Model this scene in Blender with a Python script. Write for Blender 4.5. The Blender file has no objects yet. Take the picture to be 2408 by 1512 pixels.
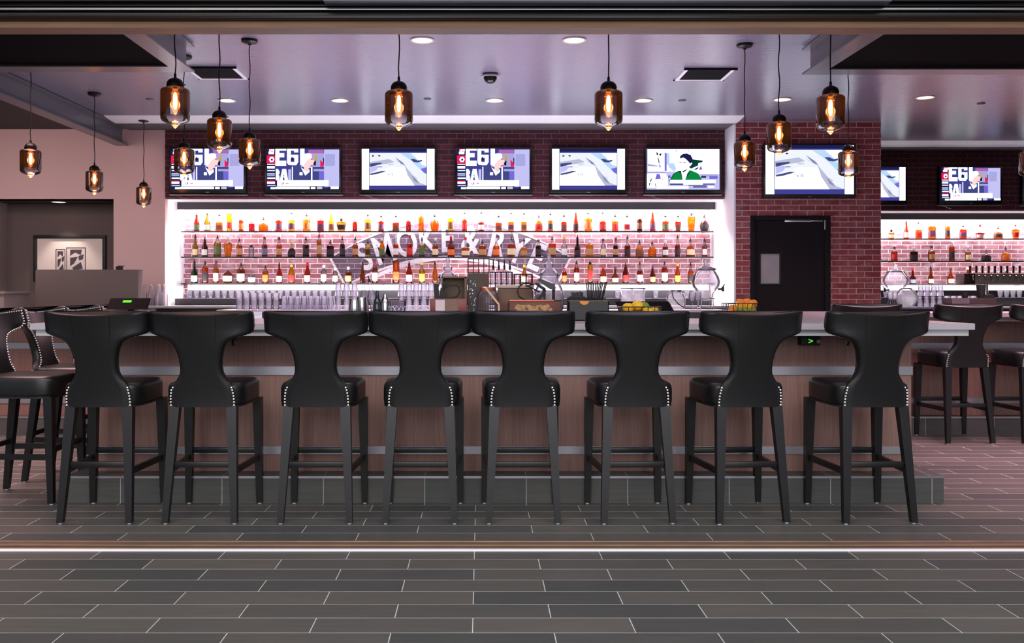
import bpy, bmesh, math, random
from mathutils import Vector, Matrix
random.seed(7)
PI = math.pi
S = bpy.context.scene
COL = S.collection
# ------------------------------------------------------------------ camera
F = 2130.0; HX = 1130.0; HY = 683.0; EYE = 1.285      # focal length and vanishing point in pixels of a 2408 x 1512 frame
cam = bpy.data.cameras.new('camera'); camo = bpy.data.objects.new('camera', cam); COL.objects.link(camo)
camo.location = (0, 0, EYE); camo.rotation_euler = (PI/2, 0, 0)
cam.sensor_width = 36; cam.lens = 36*F/2408
cam.shift_x = (1204-HX)/2408; cam.shift_y = -(756-HY)/2408
cam.clip_start = 0.05; cam.clip_end = 60
S.camera = camo
def X(px, D): return (px-HX)*D/F            # metres across at depth D
def Z(py, D): return EYE+(HY-py)*D/F        # height at depth D
def PX(D): return D/F                       # metres per pixel at depth D

# ------------------------------------------------------------------ materials
def srgb(c):
    f = lambda v: (v/255/12.92) if v/255 <= 0.04045 else ((v/255+0.055)/1.055)**2.4
    return (f(c[0]), f(c[1]), f(c[2]), 1)
MC = {}
def new_mat(name):
    m = bpy.data.materials.new(name); m.use_nodes = True
    nt = m.node_tree
    for n in list(nt.nodes): nt.nodes.remove(n)
    out = nt.nodes.new('ShaderNodeOutputMaterial')
    return m, nt, out
def L(nt, a, b): nt.links.new(a, b)
def pbr(name, c, rough=0.5, metal=0.0, spec=0.5, noise=0.0, nscale=30.0, bump=0.0, coat=0.0, stretch=(1, 1, 1)):
    if name in MC: return MC[name]
    m, nt, out = new_mat(name)
    b = nt.nodes.new('ShaderNodeBsdfPrincipled'); L(nt, b.outputs[0], out.inputs[0])
    b.inputs['Base Color'].default_value = srgb(c); b.inputs['Roughness'].default_value = rough
    b.inputs['Metallic'].default_value = metal; b.inputs['Specular IOR Level'].default_value = spec
    b.inputs['Coat Weight'].default_value = coat
    if noise or bump:
        tc = nt.nodes.new('ShaderNodeTexCoord'); mp = nt.nodes.new('ShaderNodeMapping')
        mp.inputs['Scale'].default_value = stretch
        L(nt, tc.outputs['Object'], mp.inputs[0])
        nz = nt.nodes.new('ShaderNodeTexNoise'); nz.inputs['Scale'].default_value = nscale; nz.inputs['Detail'].default_value = 5
        L(nt, mp.outputs[0], nz.inputs['Vector'])
        if noise:
            mx = nt.nodes.new('ShaderNodeMix'); mx.data_type = 'RGBA'
            a = srgb(c)
            mx.inputs['A'].default_value = tuple(max(0, v*(1-noise)) for v in a[:3])+(1,)
            mx.inputs['B'].default_value = tuple(min(1, v*(1+noise)) for v in a[:3])+(1,)
            L(nt, nz.outputs['Fac'], mx.inputs['Factor']); L(nt, mx.outputs['Result'], b.inputs['Base Color'])
        if bump:
            bp = nt.nodes.new('ShaderNodeBump'); bp.inputs['Strength'].default_value = bump; bp.inputs['Distance'].default_value = 0.01
            L(nt, nz.outputs['Fac'], bp.inputs['Height']); L(nt, bp.outputs[0], b.inputs['Normal'])
    MC[name] = m
    return m
def emit(name, c, s):
    if name in MC: return MC[name]
    m, nt, out = new_mat(name)
    e = nt.nodes.new('ShaderNodeEmission'); e.inputs[0].default_value = srgb(c); e.inputs[1].default_value = s
    L(nt, e.outputs[0], out.inputs[0]); MC[name] = m
    return m
def glass(name, tint, rough=0.03, ior=1.45, body=0.0, bodyc=(200, 200, 210)):
    """thin see-through glass: tinted transparency with a mirror reflection at the rim, and a little translucent body"""
    if name in MC: return MC[name]
    m, nt, out = new_mat(name)
    t = nt.nodes.new('ShaderNodeBsdfTransparent'); t.inputs[0].default_value = srgb(tint)
    g = nt.nodes.new('ShaderNodeBsdfAnisotropic'); g.inputs['Color'].default_value = (1, 1, 1, 1); g.inputs['Roughness'].default_value = rough
    fr = nt.nodes.new('ShaderNodeFresnel'); fr.inputs[0].default_value = ior
    mx = nt.nodes.new('ShaderNodeMixShader'); L(nt, fr.outputs[0], mx.inputs[0])
    L(nt, g.outputs[0], mx.inputs[2])
    if body:
        d = nt.nodes.new('ShaderNodeBsdfTranslucent'); d.inputs[0].default_value = srgb(bodyc)
        m2 = nt.nodes.new('ShaderNodeMixShader'); m2.inputs[0].default_value = body
        L(nt, t.outputs[0], m2.inputs[1]); L(nt, d.outputs[0], m2.inputs[2]); L(nt, m2.outputs[0], mx.inputs[1])
    else:
        L(nt, t.outputs[0], mx.inputs[1])
    L(nt, mx.outputs[0], out.inputs[0]); MC[name] = m
    return m
def brick(name, c1, c2, mortar, bw, bh, ms, axes='xz', shift=(0, 0), rough=0.8, smear=0.0, smearc=(190, 175, 180), bump=0.3, streak=0.0, spec=0.3):
    if name in MC: return MC[name]
    m, nt, out = new_mat(name)
    N = nt.nodes.new
    b = N('ShaderNodeBsdfPrincipled'); L(nt, b.outputs[0], out.inputs[0]); b.inputs['Roughness'].default_value = rough
    b.inputs['Specular IOR Level'].default_value = spec
    tc = N('ShaderNodeTexCoord'); sp = N('ShaderNodeSeparateXYZ'); L(nt, tc.outputs['Object'], sp.inputs[0])
    cx = N('ShaderNodeCombineXYZ')
    a0 = N('ShaderNodeMath'); a0.inputs[1].default_value = shift[0]; L(nt, sp.outputs['XYZ'.index(axes[0].upper())], a0.inputs[0])
    a1 = N('ShaderNodeMath'); a1.inputs[1].default_value = shift[1]; L(nt, sp.outputs['XYZ'.index(axes[1].upper())], a1.inputs[0])
    L(nt, a0.outputs[0], cx.inputs[0]); L(nt, a1.outputs[0], cx.inputs[1])
    bt = N('ShaderNodeTexBrick'); L(nt, cx.outputs[0], bt.inputs['Vector'])
    bt.inputs['Color1'].default_value = srgb(c1); bt.inputs['Color2'].default_value = srgb(c2); bt.inputs['Mortar'].default_value = srgb(mortar)
    bt.inputs['Scale'].default_value = 1; bt.inputs['Brick Width'].default_value = bw; bt.inputs['Row Height'].default_value = bh
    bt.inputs['Mortar Size'].default_value = ms; bt.inputs['Mortar Smooth'].default_value = 0.3; bt.inputs['Bias'].default_value = 0
    col = bt.outputs['Color']
    if smear:
        nz = N('ShaderNodeTexNoise'); nz.inputs['Scale'].default_value = 5.0; nz.inputs['Detail'].default_value = 8; nz.inputs['Roughness'].default_value = 0.7
        mp = N('ShaderNodeMapping'); mp.inputs['Scale'].default_value = (1, 2.2, 1); L(nt, cx.outputs[0], mp.inputs[0]); L(nt, mp.outputs[0], nz.inputs['Vector'])
        rp = N('ShaderNodeValToRGB'); rp.color_ramp.elements[0].position = 0.47; rp.color_ramp.elements[1].position = 0.72
        rp.color_ramp.elements[1].color = (smear, smear, smear, 1); L(nt, nz.outputs['Fac'], rp.inputs[0])
        mx = N('ShaderNodeMix'); mx.data_type = 'RGBA'; mx.inputs['B'].default_value = srgb(smearc)
        L(nt, rp.outputs[0], mx.inputs['Factor']); L(nt, col, mx.inputs['A']); col = mx.outputs['Result']
    if streak:
        nz = N('ShaderNodeTexNoise'); nz.inputs['Scale'].default_value = 1.0; nz.inputs['Detail'].default_value = 6
        mp = N('ShaderNodeMapping'); mp.inputs['Scale'].default_value = (3.0, 55.0, 1); L(nt, cx.outputs[0], mp.inputs[0]); L(nt, mp.outputs[0], nz.inputs['Vector'])
        mr = N('ShaderNodeMapRange'); mr.inputs['To Min'].default_value = 1-streak; mr.inputs['To Max'].default_value = 1+streak
        L(nt, nz.outputs['Fac'], mr.inputs['Value'])
        mx = N('ShaderNodeMix'); mx.data_type = 'RGBA'; mx.blend_type = 'MULTIPLY'; mx.inputs['Factor'].default_value = 1
        L(nt, col, mx.inputs['A']); L(nt, mr.outputs[0], mx.inputs['B']); col = mx.outputs['Result']
    L(nt, col, b.inputs['Base Color'])
    if bump:
        bp = N('ShaderNodeBump'); bp.inputs['Strength'].default_value = bump; bp.inputs['Distance'].default_value = 0.004; bp.invert = True
        L(nt, bt.outputs['Fac'], bp.inputs['Height']); L(nt, bp.outputs[0], b.inputs['Normal'])
    MC[name] = m
    return m

# ------------------------------------------------------------------ mesh builder
class MB:
    def __init__(self): self.bm = bmesh.new()
    def _set(self, faces, mi, sm):
        for f in faces: f.material_index = mi; f.smooth = sm
    def box(self, x0, x1, y0, y1, z0, z1, mi=0, bev=0.0, M=None, seg=2):
        bm = self.bm
        v = [bm.verts.new((x, y, z)) for z in (z0, z1) for y in (y0, y1) for x in (x0, x1)]
        q = [(0, 2, 3, 1), (4, 5, 7, 6), (0, 1, 5, 4), (2, 6, 7, 3), (0, 4, 6, 2), (1, 3, 7, 5)]
        fs = [bm.faces.new([v[i] for i in f]) for f in q]
        self._set(fs, mi, False)
        if bev:
            es = list({e for f in fs for e in f.edges})
            r = bmesh.ops.bevel(bm, geom=es, offset=bev, segments=seg, affect='EDGES', profile=0.5)
            self._set(r['faces'], mi, True)
            v = list({w for f in r['faces'] for w in f.verts} | {w for w in v if w.is_valid})
        if M is not None:
            for w in v: w.co = M @ w.co
        return self
    def rings(self, rings, mi=0, sm=True, cap=True, closed=True):
        bm = self.bm
        R = [[bm.verts.new(p) for p in r] for r in rings]
        fs = []
        n = len(R[0])
        for a, b in zip(R, R[1:]):
            for i in range(n if closed else n-1):
                j = (i+1) % n
                fs.append(bm.faces.new((a[i], a[j], b[j], b[i])))
        if cap:
            fs.append(bm.faces.new(R[0][::-1])); fs.append(bm.faces.new(R[-1]))
        self._set(fs, mi, sm)
        return self
    def lathe(self, prof, c=(0, 0, 0), seg=16, mi=0, sq=None, sm=True, cap=True, ph=0.0):
        """prof: (radius, height) from bottom up; sq: superellipse exponent for squarish bottles, with depth factor"""
        rg = []
        for r, h in prof:
            ring = []
            for i in range(seg):
                t = 2*PI*i/seg+ph
                cx, sy = math.cos(t), math.sin(t)
                if sq:
                    n, dp = sq
                    k = (abs(cx)**n+abs(sy)**n)**(-1/n)
                    x, y = r*cx*k, r*sy*k*dp
                else: x, y = r*cx, r*sy
                ring.append((c[0]+x, c[1]+y, c[2]+h))
            rg.append(ring)
        return self.rings(rg, mi, sm, cap)
    def cyl(self, p0, p1, r0, r1=None, seg=10, mi=0, sm=True, cap=True):
        r1 = r0 if r1 is None else r1
        p0, p1 = Vector(p0), Vector(p1); d = (p1-p0).normalized()
        a = d.orthogonal().normalized(); b = d.cross(a)
        rg = [[p+(a*math.cos(2*PI*i/seg)+b*math.sin(2*PI*i/seg))*r for i in range(seg)] for p, r in ((p0, r0), (p1, r1))]
        return self.rings(rg, mi, sm, cap)
    def bar(self, p0, p1, w0, d0, w1=None, d1=None, mi=0):
        """square tapering bar, width across x, depth across y"""
        w1 = w0 if w1 is None else w1; d1 = d0 if d1 is None else d1
        rg = []
        for p, w, d in ((p0, w0, d0), (p1, w1, d1)):
            rg.append([(p[0]+sx*w/2, p[1]+sy*d/2, p[2]) for sx, sy in ((-1, -1), (1, -1), (1, 1), (-1, 1))])
        return self.rings(rg, mi, False)
    def tube(self, pts, r, seg=8, mi=0, loop=False):
        pts = [Vector(p) for p in pts]; n = len(pts)
        rg = []; ref = None
        for i, p in enumerate(pts):
            d = (pts[(i+1) % n]-pts[i-1]) if loop else (pts[min(i+1, n-1)]-pts[max(i-1, 0)])
            d.normalize()
            a = d.orthogonal().normalized() if ref is None else (ref-d*ref.dot(d)).normalized()
            ref = a; b = d.cross(a)
            rg.append([p+(a*math.cos(2*PI*k/seg)+b*math.sin(2*PI*k/seg))*r for k in range(seg)])
        if loop: rg.append(rg[0])
        self.rings(rg, mi, True, not loop)
        if loop: bmesh.ops.remove_doubles(self.bm, verts=self.bm.verts, dist=1e-6)
        return self
    def prism(self, poly, y0, y1, mi=0, axis='y'):
        """extrude a polygon drawn in (x,z) from y0 to y1"""
        f = (lambda a, b, t: (a, t, b)) if axis == 'y' else ((lambda a, b, t: (t, a, b)) if axis == 'x' else (lambda a, b, t: (a, b, t)))
        return self.rings([[f(a, b, y0) for a, b in poly], [f(a, b, y1) for a, b in poly]], mi, False)
    def poly(self, pts, mi=0):
        f = self.bm.faces.new([self.bm.verts.new(p) for p in pts]); f.material_index = mi
        return self
    def ball(self, c, r, mi=0, sc=(1, 1, 1), seg=12):
        rg = []
        for j in range(1, seg//2):
            t = PI*j/(seg//2)
            rg.append([(c[0]+r*sc[0]*math.sin(t)*math.cos(2*PI*i/seg), c[1]+r*sc[1]*math.sin(t)*math.sin(2*PI*i/seg), c[2]-r*sc[2]*math.cos(t)) for i in range(seg)])
        return self.rings(rg, mi, True)
    def mesh(self, me, M, mi=0):
        n0 = len(self.bm.faces)
        nv = len(self.bm.verts)
        self.bm.from_mesh(me)
        self.bm.verts.ensure_lookup_table(); self.bm.faces.ensure_lookup_table()
        for v in self.bm.verts[nv:]: v.co = M @ v.co
        for f in self.bm.faces[n0:]: f.material_index = mi; f.smooth = False
        return self
    def build(self, name, mats, parent=None, loc=(0, 0, 0), rotz=0.0, sharp=40, fix=True):
        if fix: bmesh.ops.recalc_face_normals(self.bm, faces=self.bm.faces)
        me = bpy.data.meshes.new(name); self.bm.to_mesh(me); self.bm.free()
        for m in (mats if isinstance(mats, (list, tuple)) else [mats]): me.materials.append(m)
        if sharp: me.set_sharp_from_angle(angle=math.radians(sharp))
        o = bpy.data.objects.new(name, me); COL.objects.link(o)
        o.location = loc; o.rotation_euler = (0, 0, rotz)
        if parent is not None: o.parent = parent
        return o
def text_mesh(s, size, off=0.0):
    cu = bpy.data.curves.new('lettering', 'FONT'); cu.body = s; cu.size = size; cu.offset = off; cu.align_x = 'CENTER'; cu.resolution_u = 4
    ob = bpy.data.objects.new('lettering', cu); COL.objects.link(ob)
    dg = bpy.context.evaluated_depsgraph_get(); dg.update()
    me = bpy.data.meshes.new_from_object(ob.evaluated_get(dg))
    bpy.data.objects.remove(ob); bpy.data.curves.remove(cu)
    return me
def tag(o, label, cat, group=None, kind=None):
    o['label'] = label; o['category'] = cat
    if group: o['group'] = group
    if kind: o['kind'] = kind
    return o
def thing(name, label, cat, loc=(0, 0, 0), rotz=0.0, group=None):
    o = bpy.data.objects.new(name, None); COL.objects.link(o); o.empty_display_size = 0.1
    o.location = loc; o.rotation_euler = (0, 0, rotz)
    return tag(o, label, cat, group)
def struct(name, mb, mats, parent=None):
    o = mb.build(name, mats, parent)
    if parent is None: o['kind'] = 'structure'
    return o
def dup(root, loc, rotz, label, group=None):
    r = root.copy(); COL.objects.link(r); r.location = loc; r.rotation_euler = (0, 0, rotz); r['label'] = label
    if group: r['group'] = group
    for ch in list(root.children):
        c = ch.copy(); COL.objects.link(c); c.parent = r
        for g in list(ch.children):
            d = g.copy(); COL.objects.link(d); d.parent = c
    return r
ORD = ['', 'first', 'second', 'third', 'fourth', 'fifth', 'sixth', 'seventh', 'eighth', 'ninth', 'tenth', 'eleventh', 'twelfth', 'thirteenth', 'fourteenth', 'fifteenth', 'sixteenth', 'seventeenth', 'eighteenth', 'nineteenth', 'twentieth']
def ordn(i):
    if i <= 20: return ORD[i]
    t = {2: ('twentieth', 'twenty'), 3: ('thirtieth', 'thirty'), 4: ('fortieth', 'forty')}[i//10]
    return t[0] if i % 10 == 0 else t[1]+'-'+ORD[i % 10]

# ------------------------------------------------------------------ palette
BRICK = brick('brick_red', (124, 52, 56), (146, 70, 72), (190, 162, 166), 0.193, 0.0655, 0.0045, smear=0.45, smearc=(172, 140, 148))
BRICK_SHADED = brick('brick_red_shaded', (66, 30, 38), (84, 40, 46), (112, 88, 96), 0.193, 0.0655, 0.004, smear=0.3, smearc=(84, 62, 72))  # darker copy of the red brick, shade of the television wall put into colour
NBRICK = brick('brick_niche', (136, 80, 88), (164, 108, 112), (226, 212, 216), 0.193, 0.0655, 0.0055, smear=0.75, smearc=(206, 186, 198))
SLATE = brick('brick_slate_paint', (84, 66, 80), (98, 78, 92), (160, 142, 152), 0.193, 0.0655, 0.0045, smear=0.3, smearc=(150, 140, 160))
TILE = brick('floor_tile', (64, 65, 65), (86, 82, 78), (186, 186, 186), 0.613, 0.1555, 0.0022, axes='xy', shift=(0.03+6.13, 21*0.1555-4.331), rough=0.42, bump=0.15, streak=0.28, spec=0.4)
STEPT = brick('step_tile', (74, 75, 75), (86, 84, 81), (172, 172, 172), 0.613, 0.40, 0.0022, axes='xz', shift=(0.03+6.13+0.0, 0.1), rough=0.45, bump=0.1, streak=0.25)
PAINT = pbr('paint_greige', (206, 172, 170), 0.7, noise=0.03, nscale=3)
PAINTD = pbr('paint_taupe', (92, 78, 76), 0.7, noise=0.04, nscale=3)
WHITE = pbr('paint_white', (235, 232, 236), 0.6, noise=0.02, nscale=8)
DARKP = pbr('dark_charcoal_paint', (44, 42, 46), 0.6, noise=0.1, nscale=6)
BLACKM = pbr('matte_black', (14, 14, 15), 0.6, noise=0.2, nscale=9)
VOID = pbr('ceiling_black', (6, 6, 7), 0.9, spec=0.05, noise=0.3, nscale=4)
STEEL_PAINT = pbr('steel_beam_grey', (92, 90, 98), 0.28, noise=0.05, nscale=4)
ALU = pbr('aluminium', (176, 174, 182), 0.32, 0.9, noise=0.05, nscale=6)
ALUDARK = pbr('dark_anodised_aluminium', (9, 9, 11), 0.4, 0.0, spec=0.25, noise=0.1, nscale=7)
STEEL = pbr('stainless_steel', (190, 188, 192), 0.22, 1.0, noise=0.05, nscale=20)
BRASS = pbr('worn_brass', (132, 106, 88), 0.45, 0.5, noise=0.35, nscale=22, stretch=(0.3, 1, 1))
WOODT = pbr('bare_timber', (150, 112, 84), 0.6, noise=0.35, nscale=9, stretch=(0.4, 4, 4), bump=0.1)
LEATHER = pbr('black_leather', (17, 18, 20), 0.38, spec=0.5, noise=0.12, nscale=90, bump=0.05)
LEGP = pbr('black_painted_wood', (13, 13, 15), 0.36, noise=0.1, nscale=20)
PIPE = pbr('seam_black', (14, 14, 15), 0.5, noise=0.1, nscale=40)
NAIL = pbr('nickel_nail', (236, 232, 228), 0.25, 0.35, noise=0.05, nscale=90)
COUNTER = pbr('quartz_counter', (176, 168, 176), 0.25, noise=0.05, nscale=25)
APRON = pbr('counter_edge_grey', (186, 184, 188), 0.3, noise=0.04, nscale=14)
DIE = pbr('bar_front_laminate', (138, 102, 94), 0.5, noise=0.38, nscale=6, stretch=(16, 16, 0.7))
BANDM = pbr('brushed_band', (170, 168, 176), 0.35, 0.7, noise=0.08, nscale=8, stretch=(0.3, 1, 6))
CABD = pbr('dark_cabinet', (46, 44, 50), 0.45, noise=0.08, nscale=6)
GLASSC = glass('clear_glass', (238, 236, 242), 0.05, 1.22, 0.2, (246, 242, 250))
GLASSG = glass('grey_glass', (230, 227, 235), 0.05, 1.28, 0.22, (250, 246, 252))
WHITEPAPER = pbr('white_label_paper', (226, 222, 216), 0.7, noise=0.05, nscale=60)

# ------------------------------------------------------------------ the setting
H = 3.28
m = MB(); m.box(-9, 10, -1.5, 14, -0.1, 0); struct('floor', m, TILE)
# threshold of the folding doors: brass track with grooves and a white strip before it
m = MB()
for y, h, w in ((4.505, .006, .03), (4.545, .012, .022), (4.58, .007, .03), (4.612, .011, .018)): m.box(-9, 10, y-w/2, y+w/2, 0, h, 0, 0.003)
struct('trim_1', m, BRASS)
m = MB(); m.box(-9, 10, 4.455, 4.49, 0, .006, 0, 0.002); struct('trim_2', m, WHITE)
# ceiling: white skim over the bar with black voids left and right
m, nt, out = new_mat('ceiling_skim'); CEILM = m
b = nt.nodes.new('ShaderNodeBsdfPrincipled'); L(nt, b.outputs[0], out.inputs[0])
b.inputs['Base Color'].default_value = srgb((132, 127, 146)); b.inputs['Roughness'].default_value = 0.2; b.inputs['Specular IOR Level'].default_value = 0.9
tc = nt.nodes.new('ShaderNodeTexCoord'); mp = nt.nodes.new('ShaderNodeMapping'); mp.inputs['Scale'].default_value = (4, 9, 1); L(nt, tc.outputs['Object'], mp.inputs[0])
nz = nt.nodes.new('ShaderNodeTexNoise'); nz.inputs['Scale'].default_value = 4; nz.inputs['Detail'].default_value = 6; nz.inputs['Roughness'].default_value = 0.6; L(nt, mp.outputs[0], nz.inputs['Vector'])
bp = nt.nodes.new('ShaderNodeBump'); bp.inputs['Strength'].default_value = 0.2; bp.inputs['Distance'].default_value = 0.02; L(nt, nz.outputs['Fac'], bp.inputs['Height']); L(nt, bp.outputs[0], b.inputs['Normal'])
m = MB(); m.box(-4.46, 10, 4.5, 14, H, H+.1); struct('ceiling', m, CEILM)
m = MB(); m.box(-9, -4.46, 4.5, 12.2, H-.02, H+.1); struct('ceiling_dark', m, pbr('dark_ceiling', (26, 23, 27), 0.6, noise=0.2, nscale=2))
# pale cove, and a grey strip painted as the shaded recess before the back walls
def cove(name, x0, x1, D):
    pr = [(D-.36, H), (D-.26, H-.012), (D-.14, H-.022), (D-.02, H-.027), (D, H-.027), (D, H)]
    m = MB(); m.prism(pr, x0, x1, 0, 'x'); struct(name, m, WHITE)
cove('trim_3', -4.3, 3.014, 10.68)
cove('trim_4', 4.73, 10, 12.42)
m = MB(); m.box(-4.3, 3.014, 10.685, 11.1, H-.03, H); struct('trim_5', m, pbr('recess_shade_grey', (92, 88, 92), 0.7, noise=0.1))
m = MB(); m.box(4.73, 10, 12.425, 12.75, H-.03, H); struct('trim_6', m, pbr('recess_shade_grey', (92, 88, 92), 0.7))

# back wall behind the bar: brick band with the televisions, niche below
XL, XR = -3.867, 3.014
ZS = 2.411          # underside of brick band
m = MB(); m.box(XL, XR, 11.1, 11.2, ZS, H); struct('wall_back', m, BRICK_SHADED)
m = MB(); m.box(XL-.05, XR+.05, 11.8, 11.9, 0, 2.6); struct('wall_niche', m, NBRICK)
m = MB(); m.box(XL-.6, XL, 11.2, 11.9, 0, 2.6); m.box(XL, XR, 11.2, 11.9, ZS, 2.6)
struct('trim_7', m, WHITE)
m = MB(); m.box(XL, XR, 11.55, 11.575, 2.318, ZS); struct('trim_8', m, pbr('valance_grey', (46, 44, 49), 0.5, noise=0.06))
m = MB(); m.box(XR-.02, XR, 10.7, 11.8, 0, H); struct('wall_jamb', m, WHITE)
# brick column with the service door
m = MB(); m.box(XR, 3.185, 10.7, 11.2, 0, H); m.box(4.124, 4.73, 10.7, 11.2, 0, H); m.box(3.185, 4.124, 10.7, 11.2, 2.164, H); m.box(XR, 4.73, 11.2, 13.5, 0, H)
struct('wall_column', m, BRICK)
# right recess, farther back
m = MB(); m.box(4.73, 10, 12.75, 12.85, ZS, H); struct('wall_back_right', m, BRICK_SHADED)
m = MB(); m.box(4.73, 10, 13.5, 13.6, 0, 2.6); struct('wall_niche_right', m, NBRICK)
m = MB(); m.box(4.73, 10, 12.85, 13.6, ZS, 2.6); struct('trim_9', m, WHITE)
m = MB(); m.box(4.73, 10, 13.2, 13.225, 2.318, ZS); struct('trim_10', m, pbr('valance_grey', (46, 44, 49), 0.5))
# left wall with its recess
RT = 2.395; RXR = -4.497; RXL = -6.06
m = MB(); m.box(RXR, XL, 11.1, 11.2, 0, H); m.box(-9, RXR, 11.1, 11.2, RT, H); struct('wall_left_front', m, PAINT)
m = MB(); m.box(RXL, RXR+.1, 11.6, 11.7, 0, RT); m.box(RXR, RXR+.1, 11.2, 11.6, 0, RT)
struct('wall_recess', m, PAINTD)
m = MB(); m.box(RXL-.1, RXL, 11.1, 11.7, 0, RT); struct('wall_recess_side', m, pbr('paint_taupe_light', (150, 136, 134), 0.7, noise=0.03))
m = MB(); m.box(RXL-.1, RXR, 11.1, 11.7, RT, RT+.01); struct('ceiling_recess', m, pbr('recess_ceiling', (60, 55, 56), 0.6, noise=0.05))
m = MB(); m.box(-9.1, -9, 4.6, 12.2, 0, H); struct('wall_left', m, PAINTD)
m = MB(); m.box(10, 10.1, 4.6, 14, 0, H); struct('wall_right', m, PAINTD)

# header of the folding-door opening: timber underside, dark aluminium tracks above
HB = 2.563
m = MB(); m.box(-9, 10, 4.405, 4.52, HB, HB+.03); struct('trim_11', m, WOODT)
m = MB()
m.box(-9, 10, 4.36, 4.52, HB+.03, HB+.9)
for z, d, t in ((.032, .03, .018), (.066, .045, .006), (.082, .03, .008), (.098, .05, .005), (.118, .035, .012)):
    m.box(-9, 10, 4.36-d, 4.37, HB+z, HB+z+t, 0, 0.002)
struct('trim_12', m, ALUDARK)
m = MB(); m.box(-9, 10, 4.316, 4.33, HB+.0605, HB+.0655, 0, 0.001); struct('trim_13', m, ALU)
m = MB(); m.box(X(765, 4.3), X(2085, 4.3), 4.24, 4.315, Z(3, 4.24), Z(3, 4.24)+.1, 0, 0.004); struct('trim_14', m, pbr('outer_soffit', (74, 78, 90), 0.5, noise=0.04))

# steel I-beam frames below the ceiling, black voids inside them
ZB, ZT = 3.056, 3.27
def ibeam_y(mb, xc, y0, y1, w=.15, yw=None):      # beam running away from the camera
    mb.box(xc-w/2, xc+w/2, y0, y1, ZB, ZB+.014); mb.box(xc-w/2, xc+w/2, y0, y1, ZT-.014, ZT)
    mb.box(xc-.006, xc+.006, y0, (yw or y1), ZB+.014, ZT-.014)
def ibeam_x(mb, yc, x0, x1, w=.18):
    mb.box(x0, x1, yc-w/2, yc+w/2, ZB, ZB+.014); mb.box(x0, x1, yc-w/2, yc+w/2, ZT-.014, ZT)
    mb.box(x0, x1, yc-.006, yc+.006, ZB+.014, ZT-.014)
m = MB(); ibeam_y(m, -2.395, 4.53, 7.35); ibeam_x(m, 7.26, -9, -2.47); struct('ceiling_beam', m, STEEL_PAINT)
m = MB(); ibeam_y(m, 2.715, 4.53, 7.44); ibeam_x(m, 7.35, 2.79, 10); struct('ceiling_beam', m, STEEL_PAINT)
m = MB(); ibeam_y(m, -4.385, 7.40, 11.08); struct('ceiling_beam', m, STEEL_PAINT)
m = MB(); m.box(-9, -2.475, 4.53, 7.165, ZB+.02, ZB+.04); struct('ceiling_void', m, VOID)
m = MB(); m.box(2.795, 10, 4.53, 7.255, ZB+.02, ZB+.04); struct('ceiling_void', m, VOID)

# service door in the column
DX0, DX1, DY = 3.185, 4.124, 10.7
t = thing('door_1', 'black service door with small window in the brick column', 'door', (0, 0, 0)); t['kind'] = 'structure'
m = MB(); m.box(DX0, DX0+.05, DY-.03, DY+.1, 0, 2.164, 0, .004); m.box(DX1-.06, DX1, DY-.03, DY+.1, 0, 2.164, 0, .004); m.box(DX0+.05, DX1-.06, DY-.03, DY+.1, 2.114, 2.164, 0, .004)
m.build('door_frame', pbr('door_black', (32, 28, 32), 0.8, spec=0.1, noise=0.1, nscale=5), t)
wx0, wx1, wz0, wz1 = X(1789, DY), X(1834, DY), Z(667, DY), Z(597, DY)
m = MB()
m.box(DX0+.052, wx0, DY+.01, DY+.055, .005, 2.11); m.box(wx1, DX1-.062, DY+.01, DY+.055, .005, 2.11)
m.box(wx0, wx1, DY+.01, DY+.055, .005, wz0); m.box(wx0, wx1, DY+.01, DY+.055, wz1, 2.11)
dl = m.build('door_leaf', pbr('door_leaf_black', (34, 28, 32), 0.8, spec=0.1, noise=0.15, nscale=4), t)
m = MB(); m.box(wx0, wx1, DY+.02, DY+.03, wz0, wz1); m.build('window_pane', pbr('pane_reflection_grey', (150, 138, 144), 0.12, spec=0.6, noise=0.3, nscale=5), dl)
m = MB(); fw = .014
m.box(wx0-fw, wx1+fw, DY, DY+.02, wz0-fw, wz0); m.box(wx0-fw, wx1+fw, DY, DY+.02, wz1, wz1+fw); m.box(wx0-fw, wx0, DY, DY+.02, wz0, wz1); m.box(wx1, wx1+fw, DY, DY+.02, wz0, wz1)
m.build('window_frame', BLACKM, dl)
m = MB(); m.box(X(1843, DY), X(1905, DY), DY-.035, DY+.0, Z(523, DY), Z(517, DY), 0, .004); m.box(X(1905, DY), X(1934, DY), DY-.03, DY-.005, Z(521.5, DY), Z(518, DY), 0, .003); m.box(X(1936, DY), X(1939, DY), DY-.03, DY-.005, Z(540, DY), Z(518, DY))
m.build('door_closer', STEEL, t)

# painted sign on the niche brick: slate banner, pale outline and curved lettering
SD = 11.797
def sgn(px, py, d=0.0): return (X(px, SD-d), SD-d, Z(py, SD-d))
def arc(x0, x1, y0, ym, y1, n=24):      # parabola-like arc through end, middle, end
    r = []
    for i in range(n+1):
        u = i/n; x = x0+(x1-x0)*u
        r.append((x, (1-u)**2*y0+2*u*(1-u)*(2*ym-(y0+y1)/2)+u*u*y1))
    return r
up = arc(776, 1342, 606, 517, 606); lo = arc(812, 1308, 672, 604, 672)
sg = thing('wall_sign', 'painted slate banner with curved white lettering on the niche brick', 'sign', (0, 0, 0))
m = MB()
for (a, b, c, d) in zip(up, up[1:], lo[1:], lo): m.poly([sgn(*a), sgn(*b), sgn(*c), sgn(*d)])
m.build('banner', SLATE, sg, fix=False)
WP = brick('sign_white_paint', (222, 214, 218), (206, 198, 206), (190, 180, 188), 0.193, 0.0655, 0.004, smear=0.25, smearc=(150, 130, 145))
m = MB()
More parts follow.
